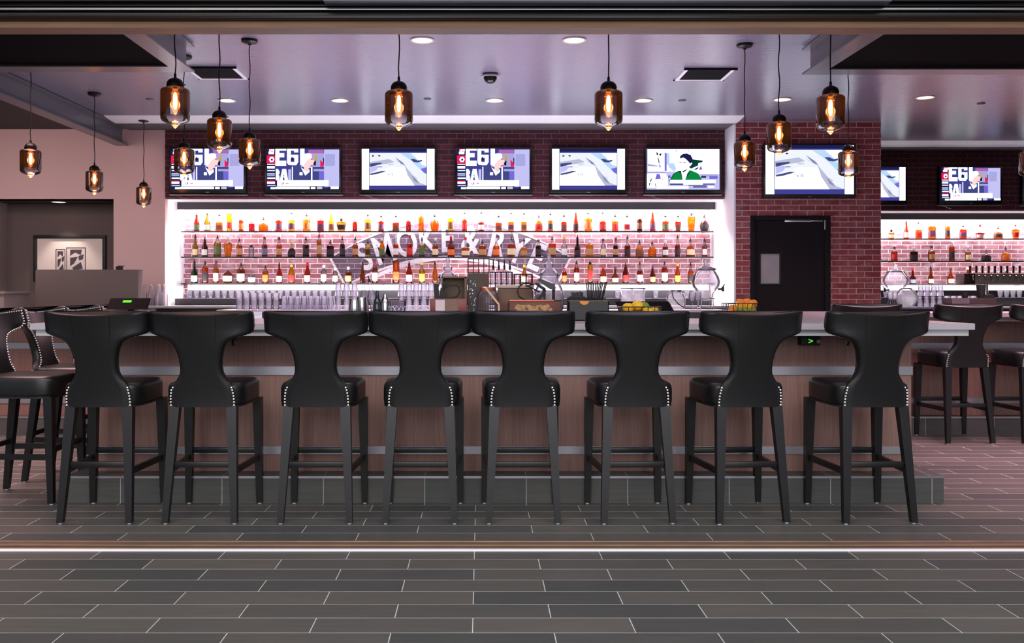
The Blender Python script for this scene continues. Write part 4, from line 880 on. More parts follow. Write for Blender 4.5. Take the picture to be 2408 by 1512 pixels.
# ------------------------------------------------------------------ glassware
GP = {}
def glass_proto(kind):
    """tumbler, pint or rocks glass as one open thin-walled mesh datablock"""
    if kind in GP: return GP[kind]
    m = MB()
    pr = {'rocks': [(.002, .004), (.032, .004), (.034, .0), (.036, .004), (.037, .02), (.040, .095), (.0375, .095), (.034, .022), (.002, .016)],
          'taper': [(.002, .003), (.028, .003), (.030, .0), (.031, .02), (.041, .095), (.0385, .095), (.029, .02), (.002, .014)],
          'pint': [(.002, .004), (.030, .004), (.031, 0), (.032, .02), (.040, .15), (.044, .152), (.0415, .152), (.030, .022), (.002, .014)],
          'stem': [(.036, 0), (.036, .003), (.006, .008), (.004, .012), (.004, .09), (.012, .10), (.034, .13), (.040, .16), (.036, .20), (.034, .20), (.038, .16), (.032, .132), (.002, .105)],
          'bottle': [(.03, 0), (.034, .006), (.034, .14), (.026, .17), (.014, .20), (.013, .25), (.015, .252), (.015, .26)]}[kind]
    m.lathe(pr, seg=16, cap=False)
    o = m.build('drinking_glass', GLASSG if kind != 'bottle' else GLASSC)
    GP[kind] = o.data; bpy.data.objects.remove(o); return GP[kind]
def drink(kind, x, y, z, label, group, flip=False, name='drinking_glass', cat='glass'):
    o = bpy.data.objects.new(name, glass_proto(kind)); COL.objects.link(o); o.location = (x, y, z)
    if flip:
        o.rotation_euler = (PI, 0, 0); o.location.z = z+{'rocks': .095, 'taper': .095, 'pint': .152}[kind]
    tag(o, label, cat, group)
RZ = 1.184
for i in range(21):
    k = ('rocks', 'taper')[i % 2]
    drink(k, X(446+16.4*i, 11.4), 11.4, RZ, f'{["straight", "flared"][i % 2]} rocks glass on dark riser under left shelves, {ordn(i+1)} from left', 'rocks glasses on the dark risers')
for i, px in enumerate((1452, 1468, 1542, 1615, 1634, 1648)):
    drink(('rocks', 'taper')[i % 2], X(px, 11.4), 11.4, RZ, f'rocks glass on dark riser below the right end of shelves, {ordn(i+1)} from left', 'rocks glasses on the dark risers')
for i in range(6):
    px = 2083+9*i if i < 2 else 2352+15*(i-2)
    drink('taper', X(px, 13.1), 13.1, RZ, f'flared rocks glass on the riser in right niche, {ordn(i+1)} from left', 'rocks glasses in the right niche')
LY = 10.42
lay = ['bottom', 'second', 'top']
for c_ in range(6):
    for l_ in range(2):
        drink('rocks', X(563+17.2*c_, LY), LY, LZ+.001+.0955*l_, f'rocks glass in {lay[l_] if l_ == 0 else "top"} layer of ledge stack, {ordn(c_+1)} column from left', 'stacked rocks glasses on the ledge')
for c_ in range(8):
    drink('pint', X(668+15.6*c_, LY), LY, LZ+.001, f'upturned pint glass in front row on ledge, {ordn(c_+1)} from left', 'pint glasses on the ledge', True)
    drink('pint', X(672+15.6*c_, LY+.1), LY+.13, LZ+.001, f'upturned pint glass in rear row on ledge, {ordn(c_+1)} from left', 'pint glasses on the ledge', True)
for c_ in range(3):
    for l_ in range(2):
        drink('pint', X(796+19*c_, LY), LY, LZ+.001+.1525*l_, f'pint glass in tall stack beside shaker tins, {["lower", "upper"][l_]} layer, {ordn(c_+1)} from left', 'tall stack of pint glasses', True)
for c_ in range(5):
    for l_ in range(2):
        drink('pint', X(944+17.5*c_, LY), LY, LZ+.001+.1525*l_*.98, f'pint glass stacked behind crystal mixing glass, {["lower", "upper"][l_]} layer, {ordn(c_+1)} from left', 'pint glasses behind the mixing glass', True)
for c_ in range(9):
    drink('pint', X(2163+15.5*c_, 12.62), 12.62, 1.056, f'pint glass in lower row in right niche, {ordn(c_+1)} from left', 'pint glasses in the right niche', True)
    if c_ < 4: drink('pint', X(2165+15.5*c_, 12.62), 12.62, 1.2085, f'pint glass stacked on top in right niche, {ordn(c_+1)} from left', 'pint glasses in the right niche', True)
    elif c_ < 9: drink('pint', X(2168+15.5*c_, 12.8), 12.82, 1.056, f'pint glass in rear row in right niche, {ordn(c_-3)} from left', 'pint glasses in the right niche', True)
for i, (px, dy) in enumerate(((340, 0), (349, .1), (357, .02), (367, .12), (375, .03), (382, .1))):
    drink('bottle', X(px, 10.95), 10.93+dy, 1.1005, f'empty clear glass bottle in cluster left of niche, {ordn(i+1)} from left', 'empty clear bottles by the white jamb', name='clear_bottle', cat='bottle')
m = MB(); m.box(X(331, 10.9), XL, 10.75, 11.09, 1.072, 1.10, 0, .003); m.box(X(333, 10.9), XL, 10.78, 11.09, 0, 1.072)
tag(m.build('side_counter', pbr('backbar_top', (180, 174, 180)), None), 'narrow pale counter holding empty clear bottles left of the niche', 'counter')
for i, px in enumerate((1628, 1641)):
    drink('stem', X(px, 10.3), 10.3, LZ+.001, f'stemmed glass beside the drink dispenser, {["left", "right"][i]} one', 'stemmed glasses by the dispenser')
for i, px in enumerate((2094, 2104)):
    drink('stem', X(px, 12.5), 12.5, 1.056, f'stemmed glass before the right dispenser, {["left", "right"][i]} one', 'stemmed glasses by the right dispenser')

# ------------------------------------------------------------------ jars and dispensers
METAL = pbr('pewter', (128, 124, 132), 0.3, 0.8, noise=0.1)
def jar(name, label, cat, x, y, z, body, lid, tap=None, band=None):
    t = thing(name, label, cat, (x, y, z))
    m = MB(); m.lathe(body, seg=24, cap=False); m.build('glass_body', GLASSC, t)
    if lid:
        m = MB(); m.lathe(lid, seg=24); m.build('lid', GLASSG, t)
    if band:
        m = MB(); r, h0, h1 = band; m.lathe([(r, h0), (r+.003, h0+.003), (r+.003, h1-.003), (r, h1)], seg=24, cap=False); m.build('rim_band', METAL, t)
    return t
def sc(p, k, kz=None): return [(r*k, h*(kz or k)) for r, h in p]
# dispenser on the back ledge, right end
bodyD = [(.03, .0), (.06, .01), (.085, .05), (.09, .09), (.125, .13), (.155, .17), (.165, .22), (.15, .28), (.12, .33), (.10, .355), (.10, .365)]
lidD = [(.115, .365), (.12, .372), (.11, .385), (.07, .40), (.03, .425), (.02, .44), (.028, .46), (.03, .475), (.018, .495), (.002, .50)]
def stand(t, r, h):
    m = MB()
    for k in range(4):
        a = PI/4+PI/2*k; m.tube([(r*math.cos(a)*1.15, r*math.sin(a)*1.15, .004), (r*math.cos(a), r*math.sin(a), h*.5), (r*.95*math.cos(a), r*.95*math.sin(a), h)], .006, 6)
    for hh in (.02, h): m.tube([(r*math.cos(2*PI*i/20), r*math.sin(2*PI*i/20), hh) for i in range(20)], .006, 6, 0, True)
    m.build('wire_stand', METAL, t)
def spigot(t, x, z, s=1):
    m = MB(); m.cyl((x, 0, z), (x+.06*s, 0, z), .012); m.cyl((x+.055*s, 0, z-.03), (x+.055*s, 0, z+.03), .016); m.cyl((x+.06*s, 0, z+.03), (x+.075*s, 0, z+.055), .007); m.build('spigot', pbr('spigot_dark', (44, 40, 46), 0.35, 0.6, noise=.1), t)
t = jar('drink_dispenser', 'round glass drink dispenser with tap on a wire stand, right end of back ledge', 'drink dispenser', X(1660, 10.45), 10.45, LZ+.001, [(r, h+.10) for r, h in sc(bodyD, .98)], [(r, h+.10) for r, h in sc(lidD, .98, .97)], None, (.104, .45, .464)); stand(t, .095, .125); spigot(t, .14, .235)
# dispenser in the right niche
t = jar('drink_dispenser', 'round glass drink dispenser in the right niche beside the brick column', 'drink dispenser', X(2106, 12.88), 12.88, 1.056, [(r, h+.16) for r, h in sc(bodyD, 1.05, .95)], [(r, h+.16) for r, h in sc(lidD, 1.05, .88)], None, (.112, .495, .51)); stand(t, .10, .18); spigot(t, -.10, .235, -1)
# cookie-style jars behind the bar top
bodyJ = [(.05, 0), (.075, .01), (.10, .06), (.102, .12), (.095, .16), (.075, .20), (.062, .22), (.062, .235)]
lidJ = [(.07, .235), (.073, .242), (.06, .255), (.035, .275), (.028, .285), (.034, .30), (.018, .312), (.010, .325), (.016, .34), (.013, .352), (.003, .358)]
def zt(py, D): return Z(py, D)
B1 = CH+.001
k = (Z(598, 6.25)-B1)/.358
t = jar('apothecary_jar', 'tall lidded glass apothecary jar behind the card terminal stand', 'glass jar', X(1291, 6.25), 6.25, B1, sc(bodyJ, 1.0, k), sc(lidJ, 1.0, k))
m = MB(); m.lathe([(.09, .05), (.094, .12), (.088, .165), (.06, .175)], seg=20); m.build('white_filling', pbr('jar_filling', (226, 216, 220), 0.8, noise=.2, nscale=60, bump=.5), t)
k = (Z(606, 6.28)-B1)/.358
jar('apothecary_jar', 'lidded glass apothecary jar behind the wooden crate on the bar', 'glass jar', X(1053, 6.28), 6.28, B1, sc(bodyJ, .98, k), sc(lidJ, .98, k))
# jar with copper collar and wooden rod
D = 5.98
t = jar('ribbed_jar', 'ribbed clear glass jar with copper collar on the bar top', 'glass jar', X(1147, D), D, B1, [(.05, 0), (.066, .004), (.072, .014), (.072, .15), (.066, .172), (.052, .19)], None)
m = MB(); m.lathe([(.052, .19), (.054, .193), (.054, .215), (.049, .218)], seg=24, cap=False); m.build('copper_collar', pbr('copper_pink', (190, 120, 112), 0.3, 0.7, noise=.1), t)
m = MB()
for i in range(28):
    a = 2*PI*i/28; m.cyl((.0722*math.cos(a), .0722*math.sin(a), .02), (.0722*math.cos(a), .0722*math.sin(a), .15), .0016, seg=5)
m.build('ribs', GLASSG, t)
m = MB(); m.cyl((X(1141, 5.85), 5.86, Z(676, 5.85)), (X(1173, 5.85), 5.86, Z(716, 5.85)), .007, seg=10)
m.cyl((X(1173, 5.85), 5.86, Z(716, 5.85)), (X(1173.5, 5.85), 5.86, B1), .007, seg=8)
tag(m.build('wooden_muddler', pbr('pale_wood', (222, 178, 146), 0.5, noise=.1), None), 'pale wooden rod leaning across the ribbed glass jar', 'muddler')
m = MB(); m.box(X(1122, D)-.01, X(1180, D), 5.84, 6.12, CH+.0005, CH+.001)
m.bm.free()
# kilner-like jar with wire handle, and clear bins on the ledge
t = jar('handled_jar', 'round clear glass jar with black wire handle on the back ledge', 'glass jar', X(1589, 10.35), 10.35, LZ+.001, [(.07, 0), (.10, .01), (.112, .06), (.11, .13), (.09, .18), (.066, .20), (.066, .225)], None, None, (.066, .20, .226))
m = MB(); m.tube([(-.06, -.09, .19), (-.05, -.112, .13), (.0, -.118, .07), (.06, -.10, .03), (.085, -.08, .03)], .006, 6); m.build('wire_handle', BLACKM, t)
for i, px in enumerate((1474, 1502)):
    t = thing('square_glass_canister', ['square clear glass canister on back ledge, left one', 'square clear glass canister on back ledge, right one'][i], 'glass canister', (X(px, 10.4), 10.4, LZ+.001), 0, 'square glass canisters')
    m = MB(); s = .064; m.box(-s, s, -s, s, 0, .235, 0, .01); m.build('glass_body', GLASSG, t)
    m = MB(); m.box(-s-.004, s+.004, -s-.004, s+.004, .235, .25, 0, .004); m.build('lid', METAL, t)
    m = MB(); m.box(-s+.008, s-.008, -s+.008, s-.008, .008, .10, 0, .01); m.build('filling', pbr('canister_filling', (206, 196, 204), .8, noise=.3, nscale=60), t)
jar('fish_bowl_jar', 'round glass bowl jar before the right dispenser', 'glass jar', X(2131, 12.58), 12.57, 1.056, [(.06, 0), (.10, .02), (.135, .08), (.145, .14), (.13, .20), (.09, .245), (.07, .255)], None, None, (.07, .25, .266))

# ------------------------------------------------------------------ things on the bar top
WD = pbr('crate_wood', (112, 82, 66), 0.6, noise=.3, nscale=8, stretch=(1, 1, 6), bump=.1)
WD2 = pbr('crate_wood_dark', (84, 62, 52), 0.6, noise=.3, nscale=8, stretch=(6, 1, 1), bump=.1)
RED = pbr('mahogany', (118, 42, 36), 0.35, noise=.25, nscale=9, stretch=(1, 1, 5))
def P(px, py, D): return (X(px, D), D, Z(py, D))
def bx(mb, x0, x1, y0, y1, D, d, mi=0, bev=.003): return mb.box(X(x0, D), X(x1, D), D, D+d, Z(y1, D), Z(y0, D), mi, bev)
def onbar(mb, x0, x1, y0, D, d, mi=0, bev=.003): return mb.box(X(x0, D), X(x1, D), D, D+d, B1, Z(y0, D), mi, bev)
# pale board under the box
m = MB(); m.box(X(985, 5.9), X(1112, 5.9), 5.72, 6.12, B1, B1+.028, 0, .004)
tag(m.build('serving_board', pbr('pale_board', (226, 196, 184), 0.5, noise=.1, nscale=8, stretch=(1, 6, 1)), None), 'pale board on the bar under the mahogany box', 'board')
D = 5.92; zb = B1+.029
t = thing('menu_box', 'mahogany box with paper card on front, holding the black card reader', 'box', (0, 0, 0))
m = MB(); m.box(X(1011, D), X(1098, D), D, D+.10, zb, Z(702, D), 0, .004); m.build('box_body', RED, t)
m = MB(); m.box(X(1024, D), X(1046, D), D-.003, D, zb+.012, Z(705, D)); m.box(X(1046, D), X(1077, D), D-.0025, D, zb+.012, Z(705, D), 1); m.build('paper_card', [pbr('card_lilac', (206, 190, 200), .6, noise=.1), pbr('card_brown', (120, 96, 84), .6, noise=.15)], t)
# black card reader with coiled cord on the box
D = 5.95; zt_ = Z(702, D)
t = thing('card_reader', 'black card reader with looped cord standing on the mahogany box', 'card reader', (0, 0, 0))
m = MB(); m.prism([(X(1021, D), zt_+.0005), (X(1033, D), zt_+.0005), (X(1030, D), Z(668, D)), (X(1020, D), Z(668, D))], D, D+.05); m.prism([(X(1033, D), zt_+.0005), (X(1053, D), zt_+.0005), (X(1041, D), Z(678, D)), (X(1036, D), Z(676, D))], D, D+.04)
m.prism([(X(1039, D), Z(667, D)), (X(1052, D), Z(659, D)), (X(1053, D), Z(663, D)), (X(1041, D), Z(673, D))], D, D+.03); m.build('reader_body', BLACKM, t)
m = MB(); m.tube([(X(1043, D), D+.02, Z(680, D)), (X(1055, D), D+.02, Z(671, D)), (X(1068, D), D+.02, Z(668, D)), (X(1078, D), D+.02, Z(674, D)), (X(1081, D), D+.02, Z(686, D)), (X(1075, D), D+.02, Z(697, D)), (X(1060, D), D+.02, Z(701, D)), (X(1040, D), D+.02, Z(701, D)), (X(1033, D), D+.02, Z(697, D))], .0045, 7); m.build('cord', BLACKM, t)
# crates
D = 6.04
t = thing('wooden_crate', 'open brown wooden crate behind the mahogany box', 'crate', (0, 0, 0))
m = MB(); onbar(m, 1038, 1042, 650, D, .12); onbar(m, 1092, 1098, 650, D, .12); m.box(X(1038, D), X(1098, D), D, D+.12, Z(654, D), Z(650, D)); m.box(X(1038, D), X(1098, D), D, D+.12, B1, B1+.012); m.build('crate_frame', WD, t)
m = MB(); m.box(X(1042, D), X(1092, D), D+.10, D+.11, B1+.012, Z(654, D)); m.build('back_panel', pbr('crate_back_olive', (104, 86, 70), .7, noise=.15, nscale=10), t)
D = 6.12
t = thing('cork_display_box', 'tall wooden box with dark front strip of glinting bottle corks', 'box', (0, 0, 0))
m = MB(); onbar(m, 1099, 1150, 643, D, .12); m.build('box_body', WD2, t)
m = MB(); m.box(X(1101, D), X(1121, D), D-.004, D, B1+.01, Z(650, D)); fr_ = m.build('dark_front', pbr('dark_front', (40, 32, 32), .4, noise=.3, nscale=60), t)
random.seed(3); m = MB()
for i in range(34):
    m.ball((X(random.uniform(1103, 1119), D), D-.005, random.uniform(B1+.02, Z(660, D))), random.uniform(.003, .006), 0, (1, .5, 1), 6)
m.build('glinting_corks', pbr('cork_glint', (220, 200, 190), .25, .6, noise=.2), fr_)
D = 6.04
t = thing('wooden_chest', 'low brown wooden chest on the bar behind the card terminal cord', 'box', (0, 0, 0))
m = MB(); onbar(m, 1171, 1252, 677, D, .13, 0, .004); m.build('chest_body', WD, t)
m = MB(); m.box(X(1168, D), X(1256, D), D-.012, D+.14, Z(677, D), Z(670, D), 0, .003); m.build('lid', pbr('chest_lid_pale', (206, 176, 166), .5, noise=.12), t)
# amber glass on the chest front
D = 5.99
m = MB(); m.lathe([(.016, 0), (.02, .004), (.026, .09), (.024, .09), (.018, .01)], (0, 0, 0), 14, cap=False)
tag(m.build('amber_tumbler', glass('amber_tumbler', (244, 140, 60), .05, 1.5, .5, (255, 140, 60)), None, (X(1250, D), D, B1)), 'small orange glass tumbler before the wooden chest', 'glass')
# wire bottle racks
D = 6.22; WIRE = pbr('rack_wire', (52, 46, 54), .4, .6, noise=.1)
def rack(label, x0, x1, y0, y1, zb, n, legs=True):
    t = thing('wire_rack', label, 'wire rack', (0, 0, 0)); m = MB(); r = .003
    a, b = X(x0, D), X(x1, D); d0, d1 = D, D+.10; zt_ = Z(y0, D)
    for zz in (zt_, (zt_+zb)/2, zb+.004):
        m.tube([(a, d0, zz), (b, d0, zz), (b, d1, zz), (a, d1, zz)], r, 5, 0, True)
    for k in range(n+1):
        x = a+(b-a)*k/n
        m.cyl((x, d0, zb), (x, d0, zt_), r, seg=5); m.cyl((x, d1, zb), (x, d1, zt_), r, seg=5)
    m.build('wire_frame', WIRE, t)
    return t
rack('black wire rack standing on the tall cork box', 1101, 1150, 609, 643, Z(643, 6.12)+.001, 4).location = (0, -.10, 0)
rack('black wire rack of dropper bottles on the bar behind the chest', 1153, 1205, 640, 700, B1, 4)
rack('low black wire rack left of the big apothecary jar', 1210, 1252, 645, 700, B1, 3)
for i in range(4):
    D2 = D+.05; x = X(1160+13*i, D2)
    m = MB(); m.lathe([(.011, 0), (.013, .004), (.013, .10), (.007, .115), (.006, .125)], seg=10, cap=True); o = m.build('dropper_bottle', GLASSG, None, (x, D2, Z(675, D2)))
    tag(o, f'tiny dropper bottle in the wire rack, {ordn(i+1)} from left', 'bottle', 'dropper bottles in the wire rack')
    m = MB(); m.lathe([(.007, .12), (.0075, .145), (.004, .155), (.004, .185), (.002, .19)], seg=8); m.build('dropper_cap', BLACKM, o)
    m = MB()
# rust tray with bark
D = 5.86
t = thing('copper_trough', 'rust coloured trough with rough bark front under the card terminal', 'tray', (0, 0, 0))
m = MB(); onbar(m, 1197, 1320, 709, D, .17, 0, .006); m.build('trough_body', pbr('rust_copper', (92, 46, 40), .45, .3, noise=.35, nscale=12), t)
m = MB(); m.box(X(1197, D), X(1303, D), D-.005, D+.05, Z(709, D), Z(705, D), 0, .002); m.build('copper_lip', pbr('bright_copper', (190, 104, 74), .35, .6, noise=.15), t)
random.seed(5); m = MB()
for i in range(150):
    px = random.uniform(1212, 1296); py = random.uniform(717, 752); m.ball(P(px, py, D-.004), random.uniform(.005, .013), 0, (1.2, .5, random.uniform(.7, 1.5)), 8)
m.build('bark_front', pbr('bark', (176, 138, 96), .8, noise=.55, nscale=45, bump=.5), t)
# card terminal stand on the trough
D = 5.92; zt_ = Z(709, D)+.001
t = thing('card_terminal', 'black angled card terminal with big cord loop on the rust trough', 'card terminal', (0, 0, 0))
m = MB(); m.box(X(1262, D), X(1322, D), D, D+.10, zt_, zt_+.008, 0, .003); m.box(X(1300, D), X(1306, D), D+.02, D+.07, zt_, Z(667, D), 0, .004); m.box(X(1279, D), X(1284, D), D+.03, D+.06, zt_, Z(680, D)); m.build('stand', BLACKM, t)
m = MB(); m.prism([(X(1264, D), Z(659, D)), (X(1268, D), Z(654, D)), (X(1302, D), Z(668, D)), (X(1307, D), Z(675, D)), (X(1306, D), Z(682, D)), (X(1296, D), Z(680, D))], D, D+.09); m.build('terminal_head', pbr('terminal_grey', (38, 38, 40), .4, noise=.1), t)
m = MB(); m.prism([(X(1264, D), zt_+.008), (X(1272, D), zt_+.008), (X(1286, D), Z(683, D)), (X(1279, D), Z(679, D))], D+.01, D+.04); m.prism([(X(1257, D), Z(668, D)), (X(1262, D), Z(664, D)), (X(1284, D), Z(678, D)), (X(1280, D), Z(684, D))], D+.01, D+.04); m.build('arm', BLACKM, t)
m = MB(); m.tube([(X(a, D), D+.02, Z(b, D)) for a, b in ((1270, 687), (1258, 681), (1247, 675), (1236, 673), (1258, 668), (1246, 665), (1232, 666), (1221, 674), (1217, 686), (1221, 697), (1232, 704), (1246, 706.5), (1266, 707))], .0052, 7); m.build('cord', BLACKM, t)
m = MB(); m.lathe([(.018, 0), (.024, .005), (.028, .055), (.026, .055), (.02, .01)], seg=14, cap=False); tag(m.build('small_dish', GLASSC, None, (X(1186, 5.8), 5.8, B1)), 'small clear glass dish beside the rust trough', 'glass')
# black napkin and straw caddy
D = 5.84
t = thing('napkin_caddy', 'black bar caddy with orange half-round cutout full of straws', 'bar caddy', (0, 0, 0))
m = MB(); x0, x1 = X(1337, D), X(1432, D); zc_ = Z(708, D)
m.box(x0, x1, D, D+.006, B1, zc_); m.box(x0, x1, D+.124, D+.13, B1, zc_+.02); m.box(x0, x0+.006, D, D+.13, B1, zc_); m.box(x1-.006, x1, D, D+.13, B1, zc_); m.box(x0, x1, D, D+.13, B1, B1+.006); m.build('caddy_body', pbr('caddy_black', (34, 33, 36), .45, noise=.1), t)
m = MB(); cxp = 1374; m.poly([(X(cxp+11*math.cos(PI*k/12), D), D-.001, zc_-.024*math.sin(PI*k/12)) for k in range(13)]); m.build('half_round_accent', pbr('accent_orange', (216, 140, 70), .6, noise=.05), t)
m = MB(); m.box(x0, x1, D-.001, D+.007, zc_, zc_+.003); m.build('gold_edge', pbr('caddy_edge', (150, 116, 70), .5, noise=.05), t)
random.seed(11)
m = MB(); m.box(X(1340, D), X(1378, D), D+.012, D+.11, B1+.007, Z(697, D), 0, .01)
for i in range(9): m.box(X(1345+3.4*i, D), X(1347.5+3.4*i, D), D+.03+.006*i, D+.036+.006*i, Z(700, D), Z(684+5*random.random(), D))
tag(m.build('napkin_pile', pbr('napkin_black', (24, 24, 27), .8, noise=.15, nscale=40), None), 'pile of black napkins in the left half of the caddy', 'napkins')
sm0 = None; SG = 'black straws in the bar caddy'
for i in range(12):
    px = 1384+3.9*i; lean = (px-1406)/23
    p0, p1 = Vector((X(1398+.5*(px-1406), D), D+.03+.008*(i % 6), B1+.008)), Vector((X(px+lean*3, D), D+.04+.008*(i % 5), Z(663+random.uniform(-2, 3), D)))
    m = MB(); m.cyl((0, 0, 0), p1-p0, .0042, seg=7); o = m.build('drinking_straw', BLACKM, None, p0); tag(o, f'black straw fanned out in the caddy, {ordn(i+1)} from left', 'straw', SG)
m = MB(); m.lathe([(.030, 0), (.040, .10), (.038, .10), (.028, .004)], seg=16, cap=False); tag(m.build('straw_cup', BLACKM, None, (X(1406, D), D+.06, B1+.0065)), 'black cup holding the straws in the caddy', 'cup')
# order terminals
SCRB = pbr('terminal_black', (16, 14, 17), .8, spec=.04, noise=.1, nscale=9)
def pos(label, x0, x1, y0, y1, D, green=None, lean=.10):
    t = thing('order_terminal', label, 'touch terminal', (X((x0+x1)/2, D), D, B1))
    w = (X(x1, D)-X(x0, D))/2; z1 = Z(y0, D)-B1; z0 = max(.05, Z(y1, D)-B1)
    m = MB()
    q = [(-w, 0, z1), (w, 0, z1), (w*1.08, -lean, z0), (-w*.92, -lean, z0)]
    m.rings([[(a, b+.028, c+.006) for a, b, c in q], [(a, b, c) for a, b, c in q]], 0, False); m.build('screen_housing', SCRB, t)
    m = MB(); m.box(-w*.35, w*.35, .0, .10, 0, .02, 0, .006); m.box(-w*.16, w*.16, .02, .06, .015, max(.06, z0+.04)); m.build('stand', BLACKM, t)
    if green:
        g0, g1, h0, h1 = green; m = MB()
        f = lambda px, py: ((X(px, D)-X((x0+x1)/2, D)), -.0015-lean*(z1-(Z(py, D)-B1))/(z1-z0), Z(py, D)-B1)
        m.poly([f(g0, h0), f(g1, h0), f(g1, h1), f(g0, h1)]); m.build('green_lamp', emit('green_lamp', (90, 235, 40), 2.2), t, fix=False)
    return t
pos('black order terminal with lit green bar at the left end of the bar', 259, 352, 703, 732, 7.0, (292, 312, 706.5, 711))
pos('black order terminal behind the wire basket of lemons', 1447, 1574, 711, 741, 6.2)
# fruit baskets
def basket(label, x0, x1, y0, D, d):
    t = thing('wire_basket', label, 'wire basket', (0, 0, 0)); a, b = X(x0, D), X(x1, D); zt_ = Z(y0, D); r = .0028; i_ = .012
    m = MB(); m.tube([(a, D, zt_), (b, D, zt_), (b, D+d, zt_), (a, D+d, zt_)], r*1.4, 6, 0, True); m.tube([(a+i_, D+i_, B1+.004), (b-i_, D+i_, B1+.004), (b-i_, D+d-i_, B1+.004), (a+i_, D+d-i_, B1+.004)], r, 6, 0, True)
    n = 6
    for k in range(n+1):
        u = k/n
        m.cyl((a+(b-a)*u, D, zt_), (a+i_+(b-a-2*i_)*u, D+i_, B1+.004), r, seg=5); m.cyl((a+(b-a)*u, D+d, zt_), (a+i_+(b-a-2*i_)*u, D+d-i_, B1+.004), r, seg=5); m.cyl((a+i_+(b-a-2*i_)*u, D+i_, B1+.004), (a+i_+(b-a-2*i_)*u, D+d-i_, B1+.004), r, seg=5)
    for k in range(1, 4):
        v = k/4
        m.cyl((a, D+d*v, zt_), (a+i_, D+d*v, B1+.004), r, seg=5); m.cyl((b, D+d*v, zt_), (b-i_, D+d*v, B1+.004), r, seg=5)
    m.build('wire_frame', WIRE, t)
    return t
LEM = pbr('lemon_peel', (246, 190, 30), .45, noise=.12, nscale=60, bump=.15); LIM = pbr('lime_peel', (112, 150, 44), .45, noise=.2, nscale=50, bump=.1); ORG = pbr('orange_peel', (240, 146, 44), .5, noise=.12, nscale=70, bump=.15)
def fruit(kind, px, py, D, r, label, g):
    m = MB(); mt = {'lemon': LEM, 'lime': LIM, 'orange': ORG}[kind]
    sx = 1.2 if kind == 'lemon' else (1.08 if kind == 'lime' else 1.0)
    m.ball((0, 0, 0), r, 0, (sx, 1, 1), 16)
    if kind != 'orange':
        for s in (-1, 1): m.lathe([(r*.3, 0), (r*.16, .006), (.002, .009)], (0, 0, 0), 8)
        for v in m.bm.verts[-48:]: pass
    o = m.build(kind, mt, None, (X(px, D), D, Z(py, D)), random.uniform(-.5, .5)); tag(o, label, kind, g)
D = 5.90
basket('black wire basket of lemons on the bar', 1462, 1556, 722, D, .17)
g = 'fruit in the lemon basket'
LP = [('lemon', 1478, 741, .03), ('lemon', 1503, 742, .03), ('lemon', 1540, 742, .03), ('lemon', 1477, 724, .10), ('lemon', 1499, 719, .08), ('lemon', 1524, 733, .03), ('lime', 1515, 722, .13), ('lemon', 1492, 737, .13), ('lemon', 1538, 733, .12)]
LL = ['yellow lemon low at the left of lemon basket', 'yellow lemon low in the middle of lemon basket', 'yellow lemon low at the right of lemon basket', 'yellow lemon heaped at the left rim of lemon basket', 'topmost yellow lemon heaped on the lemon basket', 'yellow lemon in the middle front of lemon basket', 'green lime behind the topmost lemon in the basket', 'yellow lemon buried at the back of lemon basket', 'yellow lemon at the back right of lemon basket']
for (kd, px, py, dd), lab in zip(LP, LL): fruit(kd, px, py, D+dd+.01, .034, lab, g)
D = 7.0
basket('black wire basket of oranges and limes on the right arm of bar', 1713, 1781, 714, D, .2)
g = 'fruit in the orange and lime basket'
for (kd, px, py, dd, r), lab in zip([('orange', 1723, 727, .05, .036), ('orange', 1741, 713, .10, .036), ('orange', 1757, 712, .12, .036), ('orange', 1771, 714, .10, .034), ('lemon', 1743, 721, .06, .030), ('lemon', 1760, 722, .06, .030), ('lime', 1740, 732, .03, .030), ('lime', 1755, 733, .028, .029), ('lime', 1770, 731, .03, .030)],
        ['orange low at the left end of the mixed fruit basket', 'orange heaped on top left of the mixed fruit basket', 'orange heaped on top centre of the mixed fruit basket', 'orange heaped on top right of the mixed fruit basket', 'left lemon in the mixed fruit basket', 'right lemon in the mixed fruit basket', 'leftmost green lime low in the mixed fruit basket', 'middle green lime low in the mixed fruit basket', 'rightmost green lime low in the mixed fruit basket']):
    fruit(kd, px, py, D+dd, r, lab, g)
# shakers, mixing glass, dark bottle
D = 5.95
m0 = None
for i, (px, py, sc_) in enumerate(((834, 704, 1.0), (848, 699, 1.0))):
    t = thing('shaker_tin', ['steel cocktail shaker tin, left one beside pint glass stack', 'steel cocktail shaker tin, right one, slightly taller'][i], 'shaker', (X(px, D), D+.06*i, B1), 0, 'steel shaker tins')
    h = Z(py, D+.06*i)-B1; m = MB(); m.lathe([(.044, 0), (.046, .004), (.034, h-.004), (.033, h), (.002, h)], seg=20); m.build('tin_body', STEEL, t)
t = thing('cobbler_shaker', 'tall steel shaker beside the cut-crystal mixing glass', 'shaker', (X(906, D), D, B1)); h = Z(690, D)-B1
m = MB(); m.lathe([(.026, 0), (.028, .006), (.030, h*.62), (.026, h*.70)], seg=20); m.build('shaker_body', STEEL, t)
m = MB(); m.lathe([(.027, h*.70), (.024, h*.80), (.014, h*.88), (.014, h*.97), (.010, h)], seg=18); m.build('shaker_cap', STEEL, t)
t = thing('bar_bottle', 'dark bottle with pour spout left of the tall steel shaker', 'bottle', (X(887, D), D, B1)); h = Z(684, D)-B1
m = MB(); m.lathe([(.026, 0), (.029, .006), (.029, h*.5), (.022, h*.66), (.012, h*.8), (.011, h)], seg=16); m.build('bottle_body', pbr('dark_bottle', (30, 36, 44), .12, noise=.1), t)
